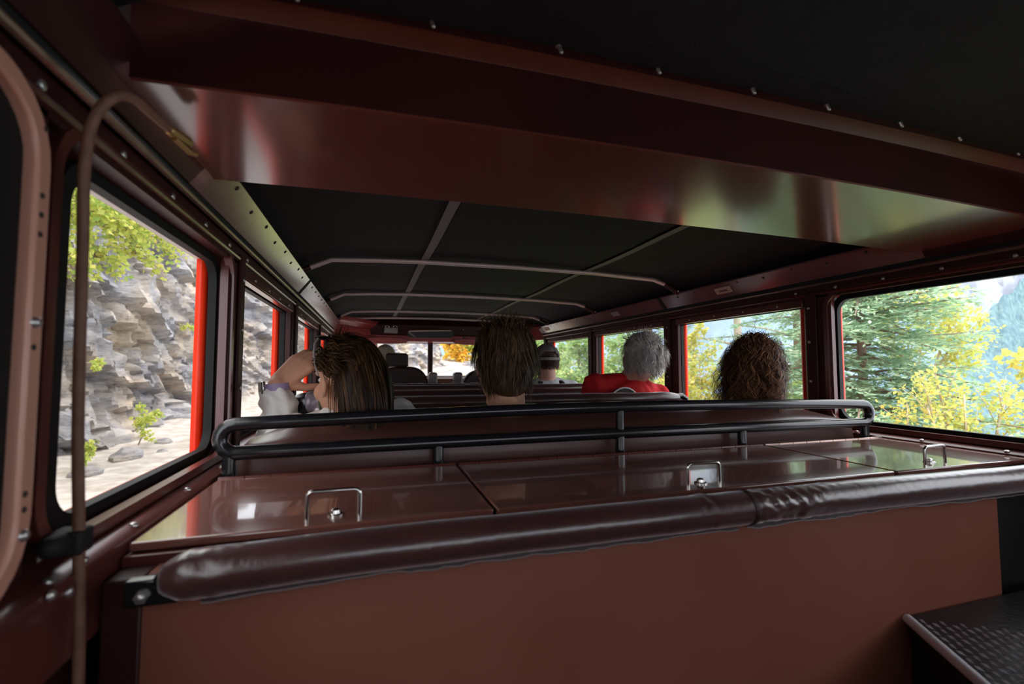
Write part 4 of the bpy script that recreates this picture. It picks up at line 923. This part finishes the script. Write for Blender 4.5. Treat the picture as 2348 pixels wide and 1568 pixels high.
# curly-haired woman
Hc = head_matrix((1.370, 1.375, -0.022), -40, 2, 3, 1.0)
pc = person('woman with dark curly shoulder-length hair gazing out at the big fir', Hc, (1.36, 1.37, -0.15), (1.20, 1.37, -0.225), (1.52, 1.40, -0.235), (1.36, 1.42, -0.66), M['skin_pale'], M['rust_cloth'], 'sweater', 0.006)
hm = MB(); curlcut = lambda c: c.y < 0.55 + 0.4 * c.z and (c.z > -0.6 or c.y < -0.1) and not (c.x > 0.25 and c.z < 0.30 and c.y > -0.30)
scalp(hm, Hc, 1.06, curlcut)
strands(hm, Hc, 2400, lambda d, r: 0.15 + 0.10 * r.random(), 41, lambda d, r: curlcut(d), 0.0014, 22, 0.22, 0.70, 0.014, 18, (1.03, 1.18), lambda d: V((-0.25, -0.50, -0.40)), 0.9, 0.42, 0, 7, 0.03)
strands(hm, Hc, 380, lambda d, r: 0.17 + 0.08 * r.random(), 43, lambda d, r: curlcut(d) and d.x < 0.1 and d.z < 0.5, 0.0010, 20, 0.5, 0.80, 0.014, 15, (1.1, 1.25), lambda d: V((-0.6, -0.5, -0.7)), 0.8, 0.3, 0, 5, 0.04)
strands(hm, Hc, 150, 0.05, 42, lambda d, r: d.z > 0.6, 0.0008, 10, 0.5, 0.85, 0.008, 9, (1.08, 1.15), lambda d: V((-0.3, 0, 0.0)), 0.6, 0.5)
build('hair', hm, M['hair_curly'], pc, angle=180)

# man in the grey cap with braces
Hk = head_matrix((1.142, 2.93, 0.022), -8, 0, 0, 1.04)
pk = person('man in a backward-strapped grey cap and white shirt with dark braces', Hk, (1.142, 2.92, -0.075), (0.965, 2.93, -0.150), (1.325, 2.93, -0.150), (1.142, 3.0, -0.66), M['skin_pale'], M['white_tee'], 'shirt', 0.007)
hm = MB(); scalp(hm, Hk, 1.02, lambda c: c.z < 0.75 and c.y < -0.05 and c.z > -0.70); strands(hm, Hk, 900, 0.018, 51, lambda d, r: d.z < 0.2 and d.y < 0.05 and d.z > -0.68, 0.0012, 3, 0.4, 0.8, 0, 4, (1.01, 1.04)); build('hair', hm, M['hair_crop'], pk, angle=180)
cp = MB(); k = 1.10
arch = lambda c: c.z > -0.02 - 0.06 * c.y and not (c.y < -0.55 and abs(c.x) < 0.42 and c.z < 0.36 - 1.4 * c.x * c.x and c.z > 0.06)
scalp(cp, Hk, k, lambda c: c.z > 0.02 and not (c.y < -0.4 and abs(c.x) < 0.50 and c.z < 0.42 - 0.8 * c.x * c.x)); cpo = build('cap', cp, M['cap_grey'], pk, angle=180)
sm = cpo.modifiers.new('thick', 'SOLIDIFY'); sm.thickness = 0.003
bd_ = MB(); n = 30
for lv, kk in ((0.006, 1.105), (-0.012, 1.115)):
    bd_.v += [Hk @ (SC + V((SR_.x * kk * math.cos(2 * math.pi * i / n), SR_.y * kk * math.sin(2 * math.pi * i / n), lv))) for i in range(n)]
bd_.f = [(i, (i + 1) % n, n + (i + 1) % n, n + i) for i in range(n)]; bo = build('cap_band', bd_, M['cap_light'], cpo); sm = bo.modifiers.new('thick', 'SOLIDIFY'); sm.thickness = 0.003
vs_ = MB(); out = [(0.078 * math.cos(math.radians(a)), 0.085 + 0.085 * math.sin(math.radians(a)), -0.004 * math.sin(math.radians(a)) + 0.034) for a in range(0, 181, 12)]
vs_.prism_dir([Hk @ V(p) for p in out], (0, 0, 0.004)); build('cap_brim', vs_, M['cap_grey'], cpo)
rd = MB()
for a in (0, 60, 120):
    pts = [Hk @ (SC + V((SR_.x * k * 1.01 * math.sin(t) * math.cos(math.radians(a)), SR_.y * k * 1.01 * math.sin(t) * math.sin(math.radians(a)), SR_.z * k * 1.01 * math.cos(t)))) for t in [(-0.95 + 1.9 * i / 16) * 1.2 for i in range(17)]]
    rd.tube(pts, 0.0013, 5)
build('cap_seam', rd, M['cap_light'], cpo)
for q, xs_ in ((-1, (1.04, 1.075)), (1, (1.245, 1.225))):
    b_ = MB(); x0, x1 = xs_
    pts = [(x0 - q * 0.0, 2.81, -0.30), (x0, 2.815, -0.20), (x0 + (x1 - x0) * 0.4, 2.835, -0.135), (x1, 2.865, -0.10), (x1, 2.93, -0.082), (x1, 3.02, -0.13)]
    for (a, b) in zip(pts, pts[1:]):
        pass
    o0 = len(b_.v)
    for p in pts: b_.v += [V(p) + V((-0.017, -0.006, 0.004)), V(p) + V((0.017, -0.006, 0.004))]
    b_.f = [(2 * i, 2 * i + 1, 2 * i + 3, 2 * i + 2) for i in range(len(pts) - 1)]
    bo = build('braces_strap', b_, M['black'], pk); sm = bo.modifiers.new('thick', 'SOLIDIFY'); sm.thickness = 0.004

# driver
Hd = head_matrix((0.110, 4.44, 0.075), 0, 0, 0, 1.0)
pd = person('driver in a pale beige hood seen past the boxy headrest', Hd, (0.12, 4.43, -0.03), (0.0, 4.42, -0.10), (0.32, 4.42, -0.10), (0.2, 4.44, -0.62), M['skin_pale'], M['beige_cloth'], 'jacket', 0.008,
            {q: dict(elbow=(0.2 + q * 0.22, 4.55, -0.30), wrist=(0.2 + q * 0.12, 4.72, -0.22), d=(0, 1, 0.2), n=(-q, 0, -0.2), t=(0, 0, 1), curl=0.9) for q in (-1, 1)})
hd_ = MB(); scalp(hd_, Hd, 1.22, lambda c: c.y < 0.45, -0.005)
ho = build('hood', hd_, M['beige_cloth'], pd, angle=180); sm = ho.modifiers.new('thick', 'SOLIDIFY'); sm.thickness = 0.006
hd_ = MB(); hd_.tube([Hd @ (SC + V((SR_.x * 0.75 * math.cos(a), -SR_.y * 1.1, SR_.z * 0.75 * math.sin(a)))) for a in [i * 0.35 for i in range(18)]], 0.003, 6, closed=True); build('hood_seam', hd_, M['beige_cloth'], ho)
sw = empty('steering_wheel', (0.21, 4.70, -0.24), 'black steering wheel in front of the driver', 'steering wheel')
mb = MB(); mb.tube([(0.21 + 0.17 * math.cos(a), 4.70 + 0.06 * math.sin(a), -0.235 + 0.15 * math.sin(a)) for a in [i * 0.2618 for i in range(24)]], 0.011, 8, closed=True); build('rim', mb, M['black_metal'], sw)
mb = MB(); mb.tube([(0.04, 4.70, -0.235), (0.38, 4.70, -0.235)], 0.010, 8); mb.tube([(0.21, 4.695, -0.235), (0.21, 4.785, -0.30)], 0.02, 8); build('spokes', mb, M['black_metal'], sw)
# ------------------------------------------------------------------ outside
def interp(tab, v):
    if v <= tab[0][0]: return tab[0][1]
    for (a, p), (b, q) in zip(tab, tab[1:]):
        if a <= v <= b:
            t = (v - a) / (b - a); return p + (q - p) * t
    return tab[-1][1]
CLX = [(-10, -4.6), (12, -4.5), (18, -4.45), (22, -3.9), (26, -2.6), (30, -0.8), (34, 2.0), (40, 5.3), (60, 15)]
def clx(y):
    return sum(interp(CLX, y + d) for d in (-1.5, -0.75, 0, 0.75, 1.5)) / 5
def zg(y): return -2.0 + (0.0 if y < 6 else 0.0023 * (y - 6) ** 2 if y < 22 else 0.589 + 0.0736 * (y - 22))
ys = [-9 + 0.5 * k for k in range(150)]
def ground(name, xf, cols, m, label, zf, rough=0.0):
    mb = MB()
    for y in ys:
        a, b = xf(y)
        for c in range(cols + 1):
            x = a + (b - a) * c / cols
            mb.v.append(V((x, y, zf(x, y, c / cols) + rough * noise.noise(V((x * 1.7, y * 1.7, 0))))))
    mb.f = [(i * (cols + 1) + c, i * (cols + 1) + c + 1, (i + 1) * (cols + 1) + c + 1, (i + 1) * (cols + 1) + c) for i in range(len(ys) - 1) for c in range(cols)]
    return tag(build(name, mb, m, angle=180), label, kind='structure')
ground('road', lambda y: (clx(y) + 2.1, clx(y) + 8.2), 10, M['road'], 'pale mountain road outside the bus', lambda x, y, t: zg(y))
ground('shoulder_ground', lambda y: (clx(y) - 2.9, clx(y) + 2.25), 16, M['gravel'], 'gravel shoulder between road and cliff', lambda x, y, t: zg(y) + 0.02 + 0.30 * (1 - t) ** 2 + 0.05 * (1 - t) * noise.noise(V((x * 2, y * 2, 3))), 0.03)
ground('bank_terrain', lambda y: (clx(y) + 8.0, clx(y) + 26), 30, M['bank'], 'grassy bank dropping away beside the road', lambda x, y, t: zg(y) - 0.05 - 9 * t ** 1.2, 0.35)
mb = MB()
for k in range(len(ys) - 1):
    y0, y1 = ys[k], ys[k + 1]
    for o in (5.0,):
        a = len(mb.v); mb.v += [V((clx(y0) + o, y0, zg(y0) + 0.01)), V((clx(y0) + o + 0.12, y0, zg(y0) + 0.01)), V((clx(y1) + o + 0.12, y1, zg(y1) + 0.01)), V((clx(y1) + o, y1, zg(y1) + 0.01))]; mb.f.append((a, a + 1, a + 2, a + 3))
tag(build('road_line', mb, M['line']), 'yellow centre line on the road', kind='structure')

# cliff face
mb = MB(); P = []; y = -4.0
while y < 43:
    P.append(V((clx(y), y))); y += 0.11 if 5 < y < 24 else 0.22
P += [V((clx(43) - 0.15, 43.6)), V((clx(43) - 0.9, 44.3)), V((clx(43) - 2.2, 44.8)), V((clx(43) - 5, 45.0))]
nh = 74; hs = [-0.5 + 7.6 * (k / nh) ** 1.12 for k in range(nh + 1)]
for i, p in enumerate(P):
    t = (P[min(i + 1, len(P) - 1)] - P[max(i - 1, 0)]).normalized(); n2 = V((t.y, -t.x, 0))
    for h in hs:
        q = V((p.x, p.y, zg(p.y) + h))
        w = V((q.x * 0.3, q.y, q.z + 0.30 * q.y))
        big = noise.fractal(w * 0.33, 0.9, 2.1, 4)
        cell, _ = noise.voronoi(V((w.x, w.y * 0.55, w.z * 1.05)) + 0.35 * noise.noise_vector(w * 0.9))
        st = w.z * 1.55 + 0.5 * noise.noise(w * 0.5); fr = st - math.floor(st); lv = noise.cell(V((math.floor(st) * 3.7, 1.3, math.floor(q.y * 0.45 + 0.3 * math.floor(st)))))
        cell2, _ = noise.voronoi(V((w.x * 2, w.y * 1.5, w.z * 3.0)) + 0.3 * noise.noise_vector(w * 2))
        bl = noise.cell(V((math.floor(st * 0.5) * 5.1, 7.7, math.floor(q.y * 0.62 + 0.37 * math.floor(st * 0.5)) * 3.3)))
        d = 0.42 * big + 0.20 * (cell[0] - 0.35) + 0.30 * lv - 0.12 * fr + 0.30 * bl + (-0.20 if cell[1] - cell[0] < 0.05 else 0) + 0.12 * (cell2[0] - 0.3) + 0.05 * noise.fractal(w * 3.1, 0.8, 2.2, 3) - 0.10 * max(0, h) - 0.15
        if h < 0.6: d += (0.6 - h) * 0.5
        bk = min(1, max(0, (30 - q.y) / 10)); d -= 1.25 * bk * bk * (3 - 2 * bk)
        mb.v.append(q + n2 * d)
m = nh + 1
mb.f = [(i * m + k, (i + 1) * m + k, (i + 1) * m + k + 1, i * m + k + 1) for i in range(len(P) - 1) for k in range(nh)]
tag(build('cliff_wall', mb, M['rock'], angle=28), 'layered grey and tan rock cliff along the left side of the road', kind='structure')

# mountains
def slope(name, m, label, ridge, Y, z0, lean, cols, rows, rough, seed, x0, x1):
    mb = MB()
    for i in range(cols + 1):
        x = x0 + (x1 - x0) * i / cols
        top = interp(ridge, x / Y) * Y + rough * (noise.fractal(V((x / Y * 9, seed, 0)), 0.8, 2.1, 6))
        for k in range(rows + 1):
            t = k / rows; z = z0 + (top - z0) * t
            s = 1 + lean * t + 0.9 * rough / Y * noise.fractal(V((x / Y * 6, z / Y * 6, seed)), 0.8, 2.1, 5)
            mb.v.append(V((x, Y, z)) * s)
    r = rows + 1
    mb.f = [(i * r + k, (i + 1) * r + k, (i + 1) * r + k + 1, i * r + k + 1) for i in range(cols) for k in range(rows)]
    return tag(build(name, mb, m, angle=180), label, kind='structure')
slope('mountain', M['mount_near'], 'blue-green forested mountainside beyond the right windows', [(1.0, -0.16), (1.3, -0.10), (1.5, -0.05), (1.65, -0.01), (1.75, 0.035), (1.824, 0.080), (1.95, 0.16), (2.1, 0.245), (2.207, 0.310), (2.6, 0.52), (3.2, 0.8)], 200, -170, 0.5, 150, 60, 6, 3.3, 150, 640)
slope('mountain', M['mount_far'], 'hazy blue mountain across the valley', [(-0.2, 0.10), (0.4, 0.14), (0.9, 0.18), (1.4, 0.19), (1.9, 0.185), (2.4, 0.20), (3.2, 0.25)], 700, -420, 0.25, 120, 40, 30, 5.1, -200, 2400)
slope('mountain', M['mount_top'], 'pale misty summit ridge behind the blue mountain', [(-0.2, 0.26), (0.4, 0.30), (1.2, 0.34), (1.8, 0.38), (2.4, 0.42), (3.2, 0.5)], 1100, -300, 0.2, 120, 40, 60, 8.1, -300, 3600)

# trees
def leaf_quad(mb, p, sz, r, flat=0.5):
    a = V((r.gauss(0, 1), r.gauss(0, 1), r.gauss(0, 0.6))).normalized(); b = a.cross(V((r.gauss(0, 1), r.gauss(0, 1), r.gauss(0, 1)))).normalized(); n = a.cross(b)
    w = sz * r.uniform(0.34, 0.5); L_ = sz * r.uniform(0.8, 1.15)
    mb.add([p, p + a * L_ * 0.45 + b * w + n * sz * 0.08, p + a * L_, p + a * L_ * 0.45 - b * w + n * sz * 0.08], [(0, 1, 2), (0, 2, 3)])

def leafy(name, label, cat, base, crowns, nleaf, size, leafm, seed, barkm='bark', thick=0.06, group=None, twigs=9):
    r = random.Random(seed); base = V(base)
    t = empty(name, base, label, cat, group)
    wood = MB(); lf = MB()
    tot = sum(c[1] ** 2 for c in crowns); top = max(crowns, key=lambda c: c[0][2])
    cen = sum((V(c[0]) for c in crowns), V((0, 0, 0))) / len(crowns)
    fork = base.lerp(cen, 0.62) + V((r.uniform(-.1, .1), r.uniform(-.1, .1), 0))
    wood.tube([base, base.lerp(fork, 0.5) + V((r.uniform(-.06, .06), r.uniform(-.06, .06), 0)), fork], [thick, thick * 0.8, thick * 0.6], 8)
    for c, R_ in crowns:
        c = V(c); mid = fork.lerp(c, 0.55) + V((r.uniform(-1, 1), r.uniform(-1, 1), r.uniform(-0.2, 0.6))) * R_ * 0.25
        wood.tube([fork, mid, c], [thick * 0.5, thick * 0.3, thick * 0.15], 6)
        k = max(2, int(twigs * R_ / 0.6)); nl = int(nleaf * R_ ** 2 / tot)
        ends = []
        for i in range(k):
            d = V((r.gauss(0, 1), r.gauss(0, 1), r.gauss(0, 0.8))).normalized(); e = c + d * R_ * r.uniform(0.65, 1.05)
            s0 = mid.lerp(c, r.random()); mm = s0.lerp(e, 0.5) + V((0, 0, r.uniform(0, 0.15) * R_))
            wood.tube([s0, mm, e], [thick * 0.16, thick * 0.1, thick * 0.04], 5); ends.append((s0, mm, e))
        for i in range(nl):
            s0, mm, e = r.choice(ends); u = r.random() ** 0.6
            p = (s0 * (1 - u) ** 2 + mm * 2 * u * (1 - u) + e * u * u) + V((r.gauss(0, 1), r.gauss(0, 1), r.gauss(0, 1))) * R_ * 0.13
            leaf_quad(lf, p, size * r.uniform(0.7, 1.25), r)
    build('branches', wood, M[barkm], t, angle=180)
    build('foliage', lf, M[leafm], t, smooth=False, recalc=False)
    return t

def conifer(name, label, base, zlo, zhi, top, rmax, nb, seed, needle='needle', barkm='bark', thick=0.12, gap=None, ntw=15, size=0.11, lean=(0, 0), group='conifers beyond the right windows'):
    r = random.Random(seed); base = V(base); t = empty(name, base, label, 'tree', group)
    tr = MB(); H_ = top - base.z
    ax = lambda z: V((base.x + lean[0] * (z - base.z), base.y + lean[1] * (z - base.z), z))
    tr.tube([ax(base.z + H_ * k / 12) for k in range(13)], [thick * (1 - 0.92 * k / 12) for k in range(13)], 10); build('trunk', tr, M[barkm], t)
    br = MB(); nd = MB()
    for i in range(nb):
        z = zlo + (zhi - zlo) * (i + r.random()) / nb
        if gap and gap[0] < z < gap[1] and r.random() < gap[2]: continue
        a = i * 2.39996 + r.uniform(-0.4, 0.4); R_ = rmax * (1 - max(0, (z - zlo)) / (top - zlo)) ** 0.8 * r.uniform(0.72, 1.12)
        d = V((math.cos(a), math.sin(a), 0)); p0 = ax(z); pit = r.uniform(-0.18, 0.34)
        pt = lambda u: p0 + d * R_ * u + V((0, 0, R_ * (pit * u - 0.32 * u * u + 0.14 * u ** 3)))
        br.tube([pt(u / 5) for u in range(6)], [0.016 * R_ * (1 - 0.85 * u / 5) + 0.002 for u in range(6)], 5)
        sd = V((-d.y, d.x, 0))
        for j in range(ntw):
            u = 0.10 + 0.90 * (j + r.random()) / ntw; q = pt(u); sg = 1 if j % 2 else -1
            L_ = R_ * 0.42 * (1.15 - u) * r.uniform(0.7, 1.2) + 0.07
            td = (d * r.uniform(0.5, 0.9) + sd * sg * r.uniform(0.5, 0.9) + V((0, 0, r.uniform(-0.35, 0.1)))).normalized()
            nn = max(4, int(L_ / size * 5))
            for k in range(nn):
                s = q + td * L_ * (k + 0.5) / nn + V((0, 0, -0.10 * L_ * (k / nn) ** 2)); sd2 = td.cross(V((0, 0, 1))).normalized()
                q2 = (td * r.uniform(0.35, 0.8) + sd2 * (1 if k % 2 else -1) * r.uniform(0.3, 0.8) + V((0, 0, r.uniform(-0.3, 0.35)))).normalized()
                b2 = q2.cross(V((r.gauss(0, .4), r.gauss(0, .4), 1))).normalized(); l2 = size * r.uniform(0.6, 1.1); w2 = size * r.uniform(0.10, 0.17)
                nd.add([s, s + q2 * l2 * 0.5 + b2 * w2, s + q2 * l2, s + q2 * l2 * 0.5 - b2 * w2], [(0, 1, 2, 3)])
    build('branches', br, M[barkm], t, angle=180); build('needles', nd, M[needle], t, smooth=False, recalc=False)
    return t

conifer('fir_tree', 'dense green fir filling the front half of the large right window', (5.55, 3.95, -4.2), -2.0, 1.9, 4.6, 1.60, 150, 101, 'needle', 'bark', 0.09, None, 22, 0.10)
conifer('fir_tree', 'fir with a bare grey-brown trunk at the rear edge of the curly-haired woman\'s window', (7.25, 6.23, -5.0), -1.8, 2.2, 6.5, 2.0, 60, 102, 'needle', 'bark', 0.17, (0.0, 0.8, 0.35), 15, 0.14)
conifer('fir_tree', 'sparse fir with a pale slim trunk showing above the curly-haired woman\'s head', (8.5, 8.98, -5.0), 0.4, 3.0, 7.5, 1.9, 22, 103, 'needle', 'bark_pale', 0.15, (0.6, 1.6, 0.5), 13, 0.15)
conifer('fir_tree', 'olive young fir low behind the curly-haired woman', (6.4, 5.35, -4.0), -1.6, -0.2, 0.1, 1.2, 40, 104, 'needle_light', 'bark', 0.07, None, 14, 0.13)
conifer('fir_tree', 'distant fir at the top of the silver-haired man\'s window', (7.4, 11.0, -5.0), -0.2, 3.0, 5.5, 2.4, 34, 105, 'needle', 'bark', 0.14, None, 13, 0.19)

leafy('cliff_tree', 'yellow-green leafy tree hanging over the rock cliff', 'tree', (-5.3, 8.6, 2.8), [((-4.05, 7.6, 2.9), 0.9), ((-4.0, 8.6, 3.1), 0.85), ((-4.0, 9.7, 3.0), 0.8), ((-4.0, 10.6, 2.75), 0.6), ((-4.0, 8.0, 2.2), 0.7), ((-4.0, 9.2, 2.25), 0.6), ((-4.0, 7.6, 1.4), 0.40), ((-4.15, 11.6, 2.7), 0.45), ((-4.1, 8.6, 1.55), 0.45), ((-4.1, 9.9, 2.0), 0.45)], 5600, 0.09, 'leaf_lime', 201, 'bark', 0.07, None, 12)
for k, (b, c, n, sz, lb) in enumerate((((-4.95, 12.2, -1.72), [((-4.9, 12.1, -1.3), 0.34), ((-4.9, 12.5, -1.05), 0.26), ((-4.95, 13.0, -1.0), 0.22)], 460, 0.08, 'small yellow-green shrub at the foot of the cliff'),
                                     ((-5.05, 10.4, -1.8), [((-4.95, 10.4, -1.45), 0.28), ((-4.9, 10.2, -1.6), 0.24)], 260, 0.075, 'low green weeds at the cliff foot close behind the tan cord'),
                                     ((-5.3, 10.7, 0.1), [((-5.0, 10.55, 0.05), 0.25)], 130, 0.07, 'tuft of green leaves growing from a crack in the cliff'),
                                     ((-5.3, 15.0, 1.1), [((-5.0, 15.0, 1.2), 0.25)], 110, 0.07, 'thin tuft of yellow leaves high on the cliff'))):
    leafy('shrub', lb, 'shrub', b, c, n, sz, 'leaf_lime', 210 + k, 'bark', 0.015, 'shrubs on the cliff', 6)

leafy('yellow_tree', 'yellow-leaved tree arching behind the big fir in the large right window', 'tree', (8.2, 5.6, -3.5), [((7.35, 4.75, 1.05), 0.55), ((7.75, 4.6, 0.85), 0.50), ((8.2, 4.55, 0.72), 0.45), ((8.15, 4.45, 0.40), 0.42), ((7.6, 4.75, 0.45), 0.42), ((6.9, 4.8, 1.25), 0.45), ((8.45, 4.5, 0.15), 0.3)], 3600, 0.062, 'leaf_yellow', 221, 'bark_pale', 0.05, 'yellow-leaved trees', 10)
leafy('yellow_shrub', 'yellow-leaved bush along the bottom of the large right window', 'shrub', (5.6, 3.0, -2.9), [((4.75, 2.85, -0.32), 0.36), ((5.1, 2.75, -0.25), 0.34), ((5.45, 2.65, -0.33), 0.34), ((5.8, 2.6, -0.50), 0.36), ((4.6, 2.9, -0.55), 0.34), ((5.3, 2.7, -0.62), 0.36), ((5.0, 2.9, -0.12), 0.25), ((6.0, 2.55, -0.3), 0.24)], 1900, 0.042, 'leaf_yellow', 222, 'bark_pale', 0.035, 'yellow-leaved trees', 12)
leafy('yellow_sapling', 'lone twig of yellow leaves close outside the large side window', 'shrub', (4.9, 2.1, -2.4), [((4.55, 2.07, 0.06), 0.17), ((4.7, 2.08, -0.02), 0.14)], 110, 0.06, 'leaf_yellow', 223, 'bark_pale', 0.012, 'yellow-leaved trees', 5)
leafy('yellow_tree', 'slender yellow tree by the red post left of the curly-haired woman', 'tree', (5.2, 6.5, -3.2), [((4.95, 6.15, 0.62), 0.26), ((5.0, 6.1, 0.30), 0.30), ((5.15, 6.1, 0.0), 0.34), ((5.3, 6.05, -0.30), 0.36), ((5.0, 6.1, -0.45), 0.36), ((4.8, 6.2, -0.2), 0.28)], 1700, 0.06, 'leaf_yellow', 224, 'bark_pale', 0.03, 'yellow-leaved trees', 9)
leafy('green_tree', 'soft green tree left of the silver-haired man', 'tree', (5.6, 9.4, -3.6), [((5.35, 9.0, 0.45), 0.55), ((5.5, 9.1, -0.1), 0.65), ((5.3, 9.0, -0.45), 0.6), ((5.9, 9.2, 0.1), 0.5)], 2600, 0.09, 'leaf_green', 225, 'bark', 0.06, 'green trees by the road', 10)
leafy('yellow_tree', 'low yellow bush under the silver-haired man\'s window', 'shrub', (5.6, 8.3, -3.2), [((5.35, 8.0, -0.55), 0.42), ((5.6, 7.9, -0.35), 0.40), ((5.9, 7.9, -0.5), 0.45)], 1500, 0.075, 'leaf_yellow', 226, 'bark', 0.03, 'yellow-leaved trees', 8)
leafy('green_tree', 'broad green tree beside the man in the grey cap', 'tree', (5.4, 12.0, -3.2), [((5.45, 11.5, 0.75), 0.6), ((5.8, 11.6, 0.1), 0.75), ((5.2, 11.5, -0.25), 0.7), ((5.6, 11.4, -0.6), 0.7)], 2800, 0.11, 'leaf_green', 227, 'bark', 0.07, 'green trees by the road', 10)
leafy('green_tree', 'green tree behind the cap in the foremost side window', 'tree', (5.6, 15.0, -2.9), [((5.3, 14.5, 0.9), 0.9), ((6.0, 14.5, 0.4), 0.9), ((5.5, 14.5, -0.2), 0.9)], 2400, 0.14, 'leaf_green', 228, 'bark', 0.08, 'green trees by the road', 9)
for k, (b, c, n, sz, mt, lb) in enumerate((((8.6, 48.5, -0.2), [((8.0, 48, 1.9), 1.6), ((8.9, 48.5, 3.3), 1.5), ((9.2, 48, 0.9), 1.2), ((7.4, 49, 2.9), 1.3)], 1100, 0.40, 'leaf_orange', 'golden orange tree where the road bends, beside the rock'),
                                          ((11.0, 50, -0.2), [((10.6, 49, 2.2), 1.6), ((11.0, 49, 4.2), 1.7), ((11.8, 49.4, 1.6), 1.4)], 1100, 0.42, 'leaf_lime', 'yellow-green tree beyond the road bend'),
                                          ((9.6, 54, 0.0), [((9.5, 53, 2.4), 1.7), ((9.5, 53, 4.6), 1.5)], 900, 0.42, 'leaf_green', 'dark green tree between the golden and yellow-green trees'),
                                          ((13.8, 50, -0.2), [((13.6, 49, 2.2), 1.9), ((14.4, 49, 4.6), 2.0), ((15.6, 50, 2.4), 1.9)], 1200, 0.45, 'leaf_yellow', 'yellow tree beyond the road bend, hidden half by the short-haired man'))):
    leafy('roadside_tree', lb, 'tree', b, c, n, sz, mt, 240 + k, 'bark', 0.14, 'autumn trees at the road bend', 9)
mb = MB(); r_ = random.Random(5)
for k in range(60):
    x = 8.4 + 0.28 * k
    for z0 in (0.0, 0.24):
        y_ = 43.2 + 0.02 * k; w_ = r_.uniform(0.12, 0.145); mb.obox((x + (0.13 if z0 else 0), y_ + r_.uniform(-.04, .04), zg(43) + 0.12 + z0), (w_, 0, r_.uniform(-.01, .01)), (0, 0.16, 0), (0, 0, 0.118 * r_.uniform(0.85, 1.05)))
tag(build('stone_guard_wall', mb, M['rock'], bevel=0.03), 'low dark stone guard wall along the road bend', 'wall', kind='thing')
mb = MB()
for k, (x, y, s) in enumerate(((-4.75, 11.2, 0.24), (-4.75, 12.9, 0.17), (-4.4, 11.9, 0.11), (-4.8, 9.9, 0.22))):
    q = MB(); q.ell((x, y, zg(y) + s * 0.45), s, s * 1.2, s * 0.75, None, 18, 12)
    for v in q.v: v += (v - V((x, y, zg(y) + s * 0.4))).normalized() * s * 0.45 * noise.fractal(v * 3.2, 0.9, 2.0, 3)
    tag(build('fallen_rock', q, M['rock'], angle=25), ('largest grey rock fallen at the cliff foot', 'grey rock fallen by the yellow-green shrub', 'smallest grey rock on the gravel shoulder', 'grey rock at the cliff foot behind the tan cord')[k], 'rock', 'fallen rocks at the cliff foot')

# ------------------------------------------------------------------ light, camera
wd = bpy.data.worlds.new('overcast_sky'); scene.world = wd; wd.use_nodes = True
nt = wd.node_tree; bg = nt.nodes['Background']
tc = nt.nodes.new('ShaderNodeTexCoord'); sx = nt.nodes.new('ShaderNodeSeparateXYZ'); rp = nt.nodes.new('ShaderNodeValToRGB')
nt.links.new(tc.outputs['Generated'], sx.inputs[0]); nt.links.new(sx.outputs['Z'], rp.inputs[0])
rp.color_ramp.elements[0].position = 0.0; rp.color_ramp.elements[0].color = (0.80, 0.86, 0.95, 1)
rp.color_ramp.elements[1].position = 0.8; rp.color_ramp.elements[1].color = (1.0, 1.0, 1.0, 1)
nt.links.new(rp.outputs[0], bg.inputs['Color']); bg.inputs['Strength'].default_value = 3.2
su = bpy.data.lights.new('hazy_sun', 'SUN'); su.energy = 4.0; su.angle = math.radians(25); su.color = (1.0, 0.96, 0.90)
so = bpy.data.objects.new('hazy_sun', su); COL.objects.link(so); so.rotation_euler = V((-0.10, 0.40, -0.91)).to_track_quat('-Z', 'Y').to_euler()
cam = bpy.data.cameras.new('camera'); cam.sensor_width = 36; cam.lens = 16.0; cam.clip_start = 0.02; cam.clip_end = 6000
cam.dof.use_dof = True; cam.dof.focus_distance = 1.7; cam.dof.aperture_fstop = 3.2
co = bpy.data.objects.new('camera', cam); COL.objects.link(co); co.location = (0, 0, 0); co.rotation_euler = (math.radians(90 + 3.18), 0, math.radians(-17.0))
scene.camera = co
for o in scene.objects:
    if o.parent is None: o.location.z += E
scene.view_settings.view_transform = 'Standard'; scene.view_settings.look = 'None'
scene.view_settings.exposure = 0.0; scene.view_settings.gamma = 1.0
c = scene.cycles
c.use_denoising = True; c.max_bounces = 8; c.diffuse_bounces = 4; c.glossy_bounces = 4; c.transmission_bounces = 4; c.transparent_max_bounces = 12
c.caustics_reflective = False; c.caustics_refractive = False; c.sample_clamp_indirect = 6.0
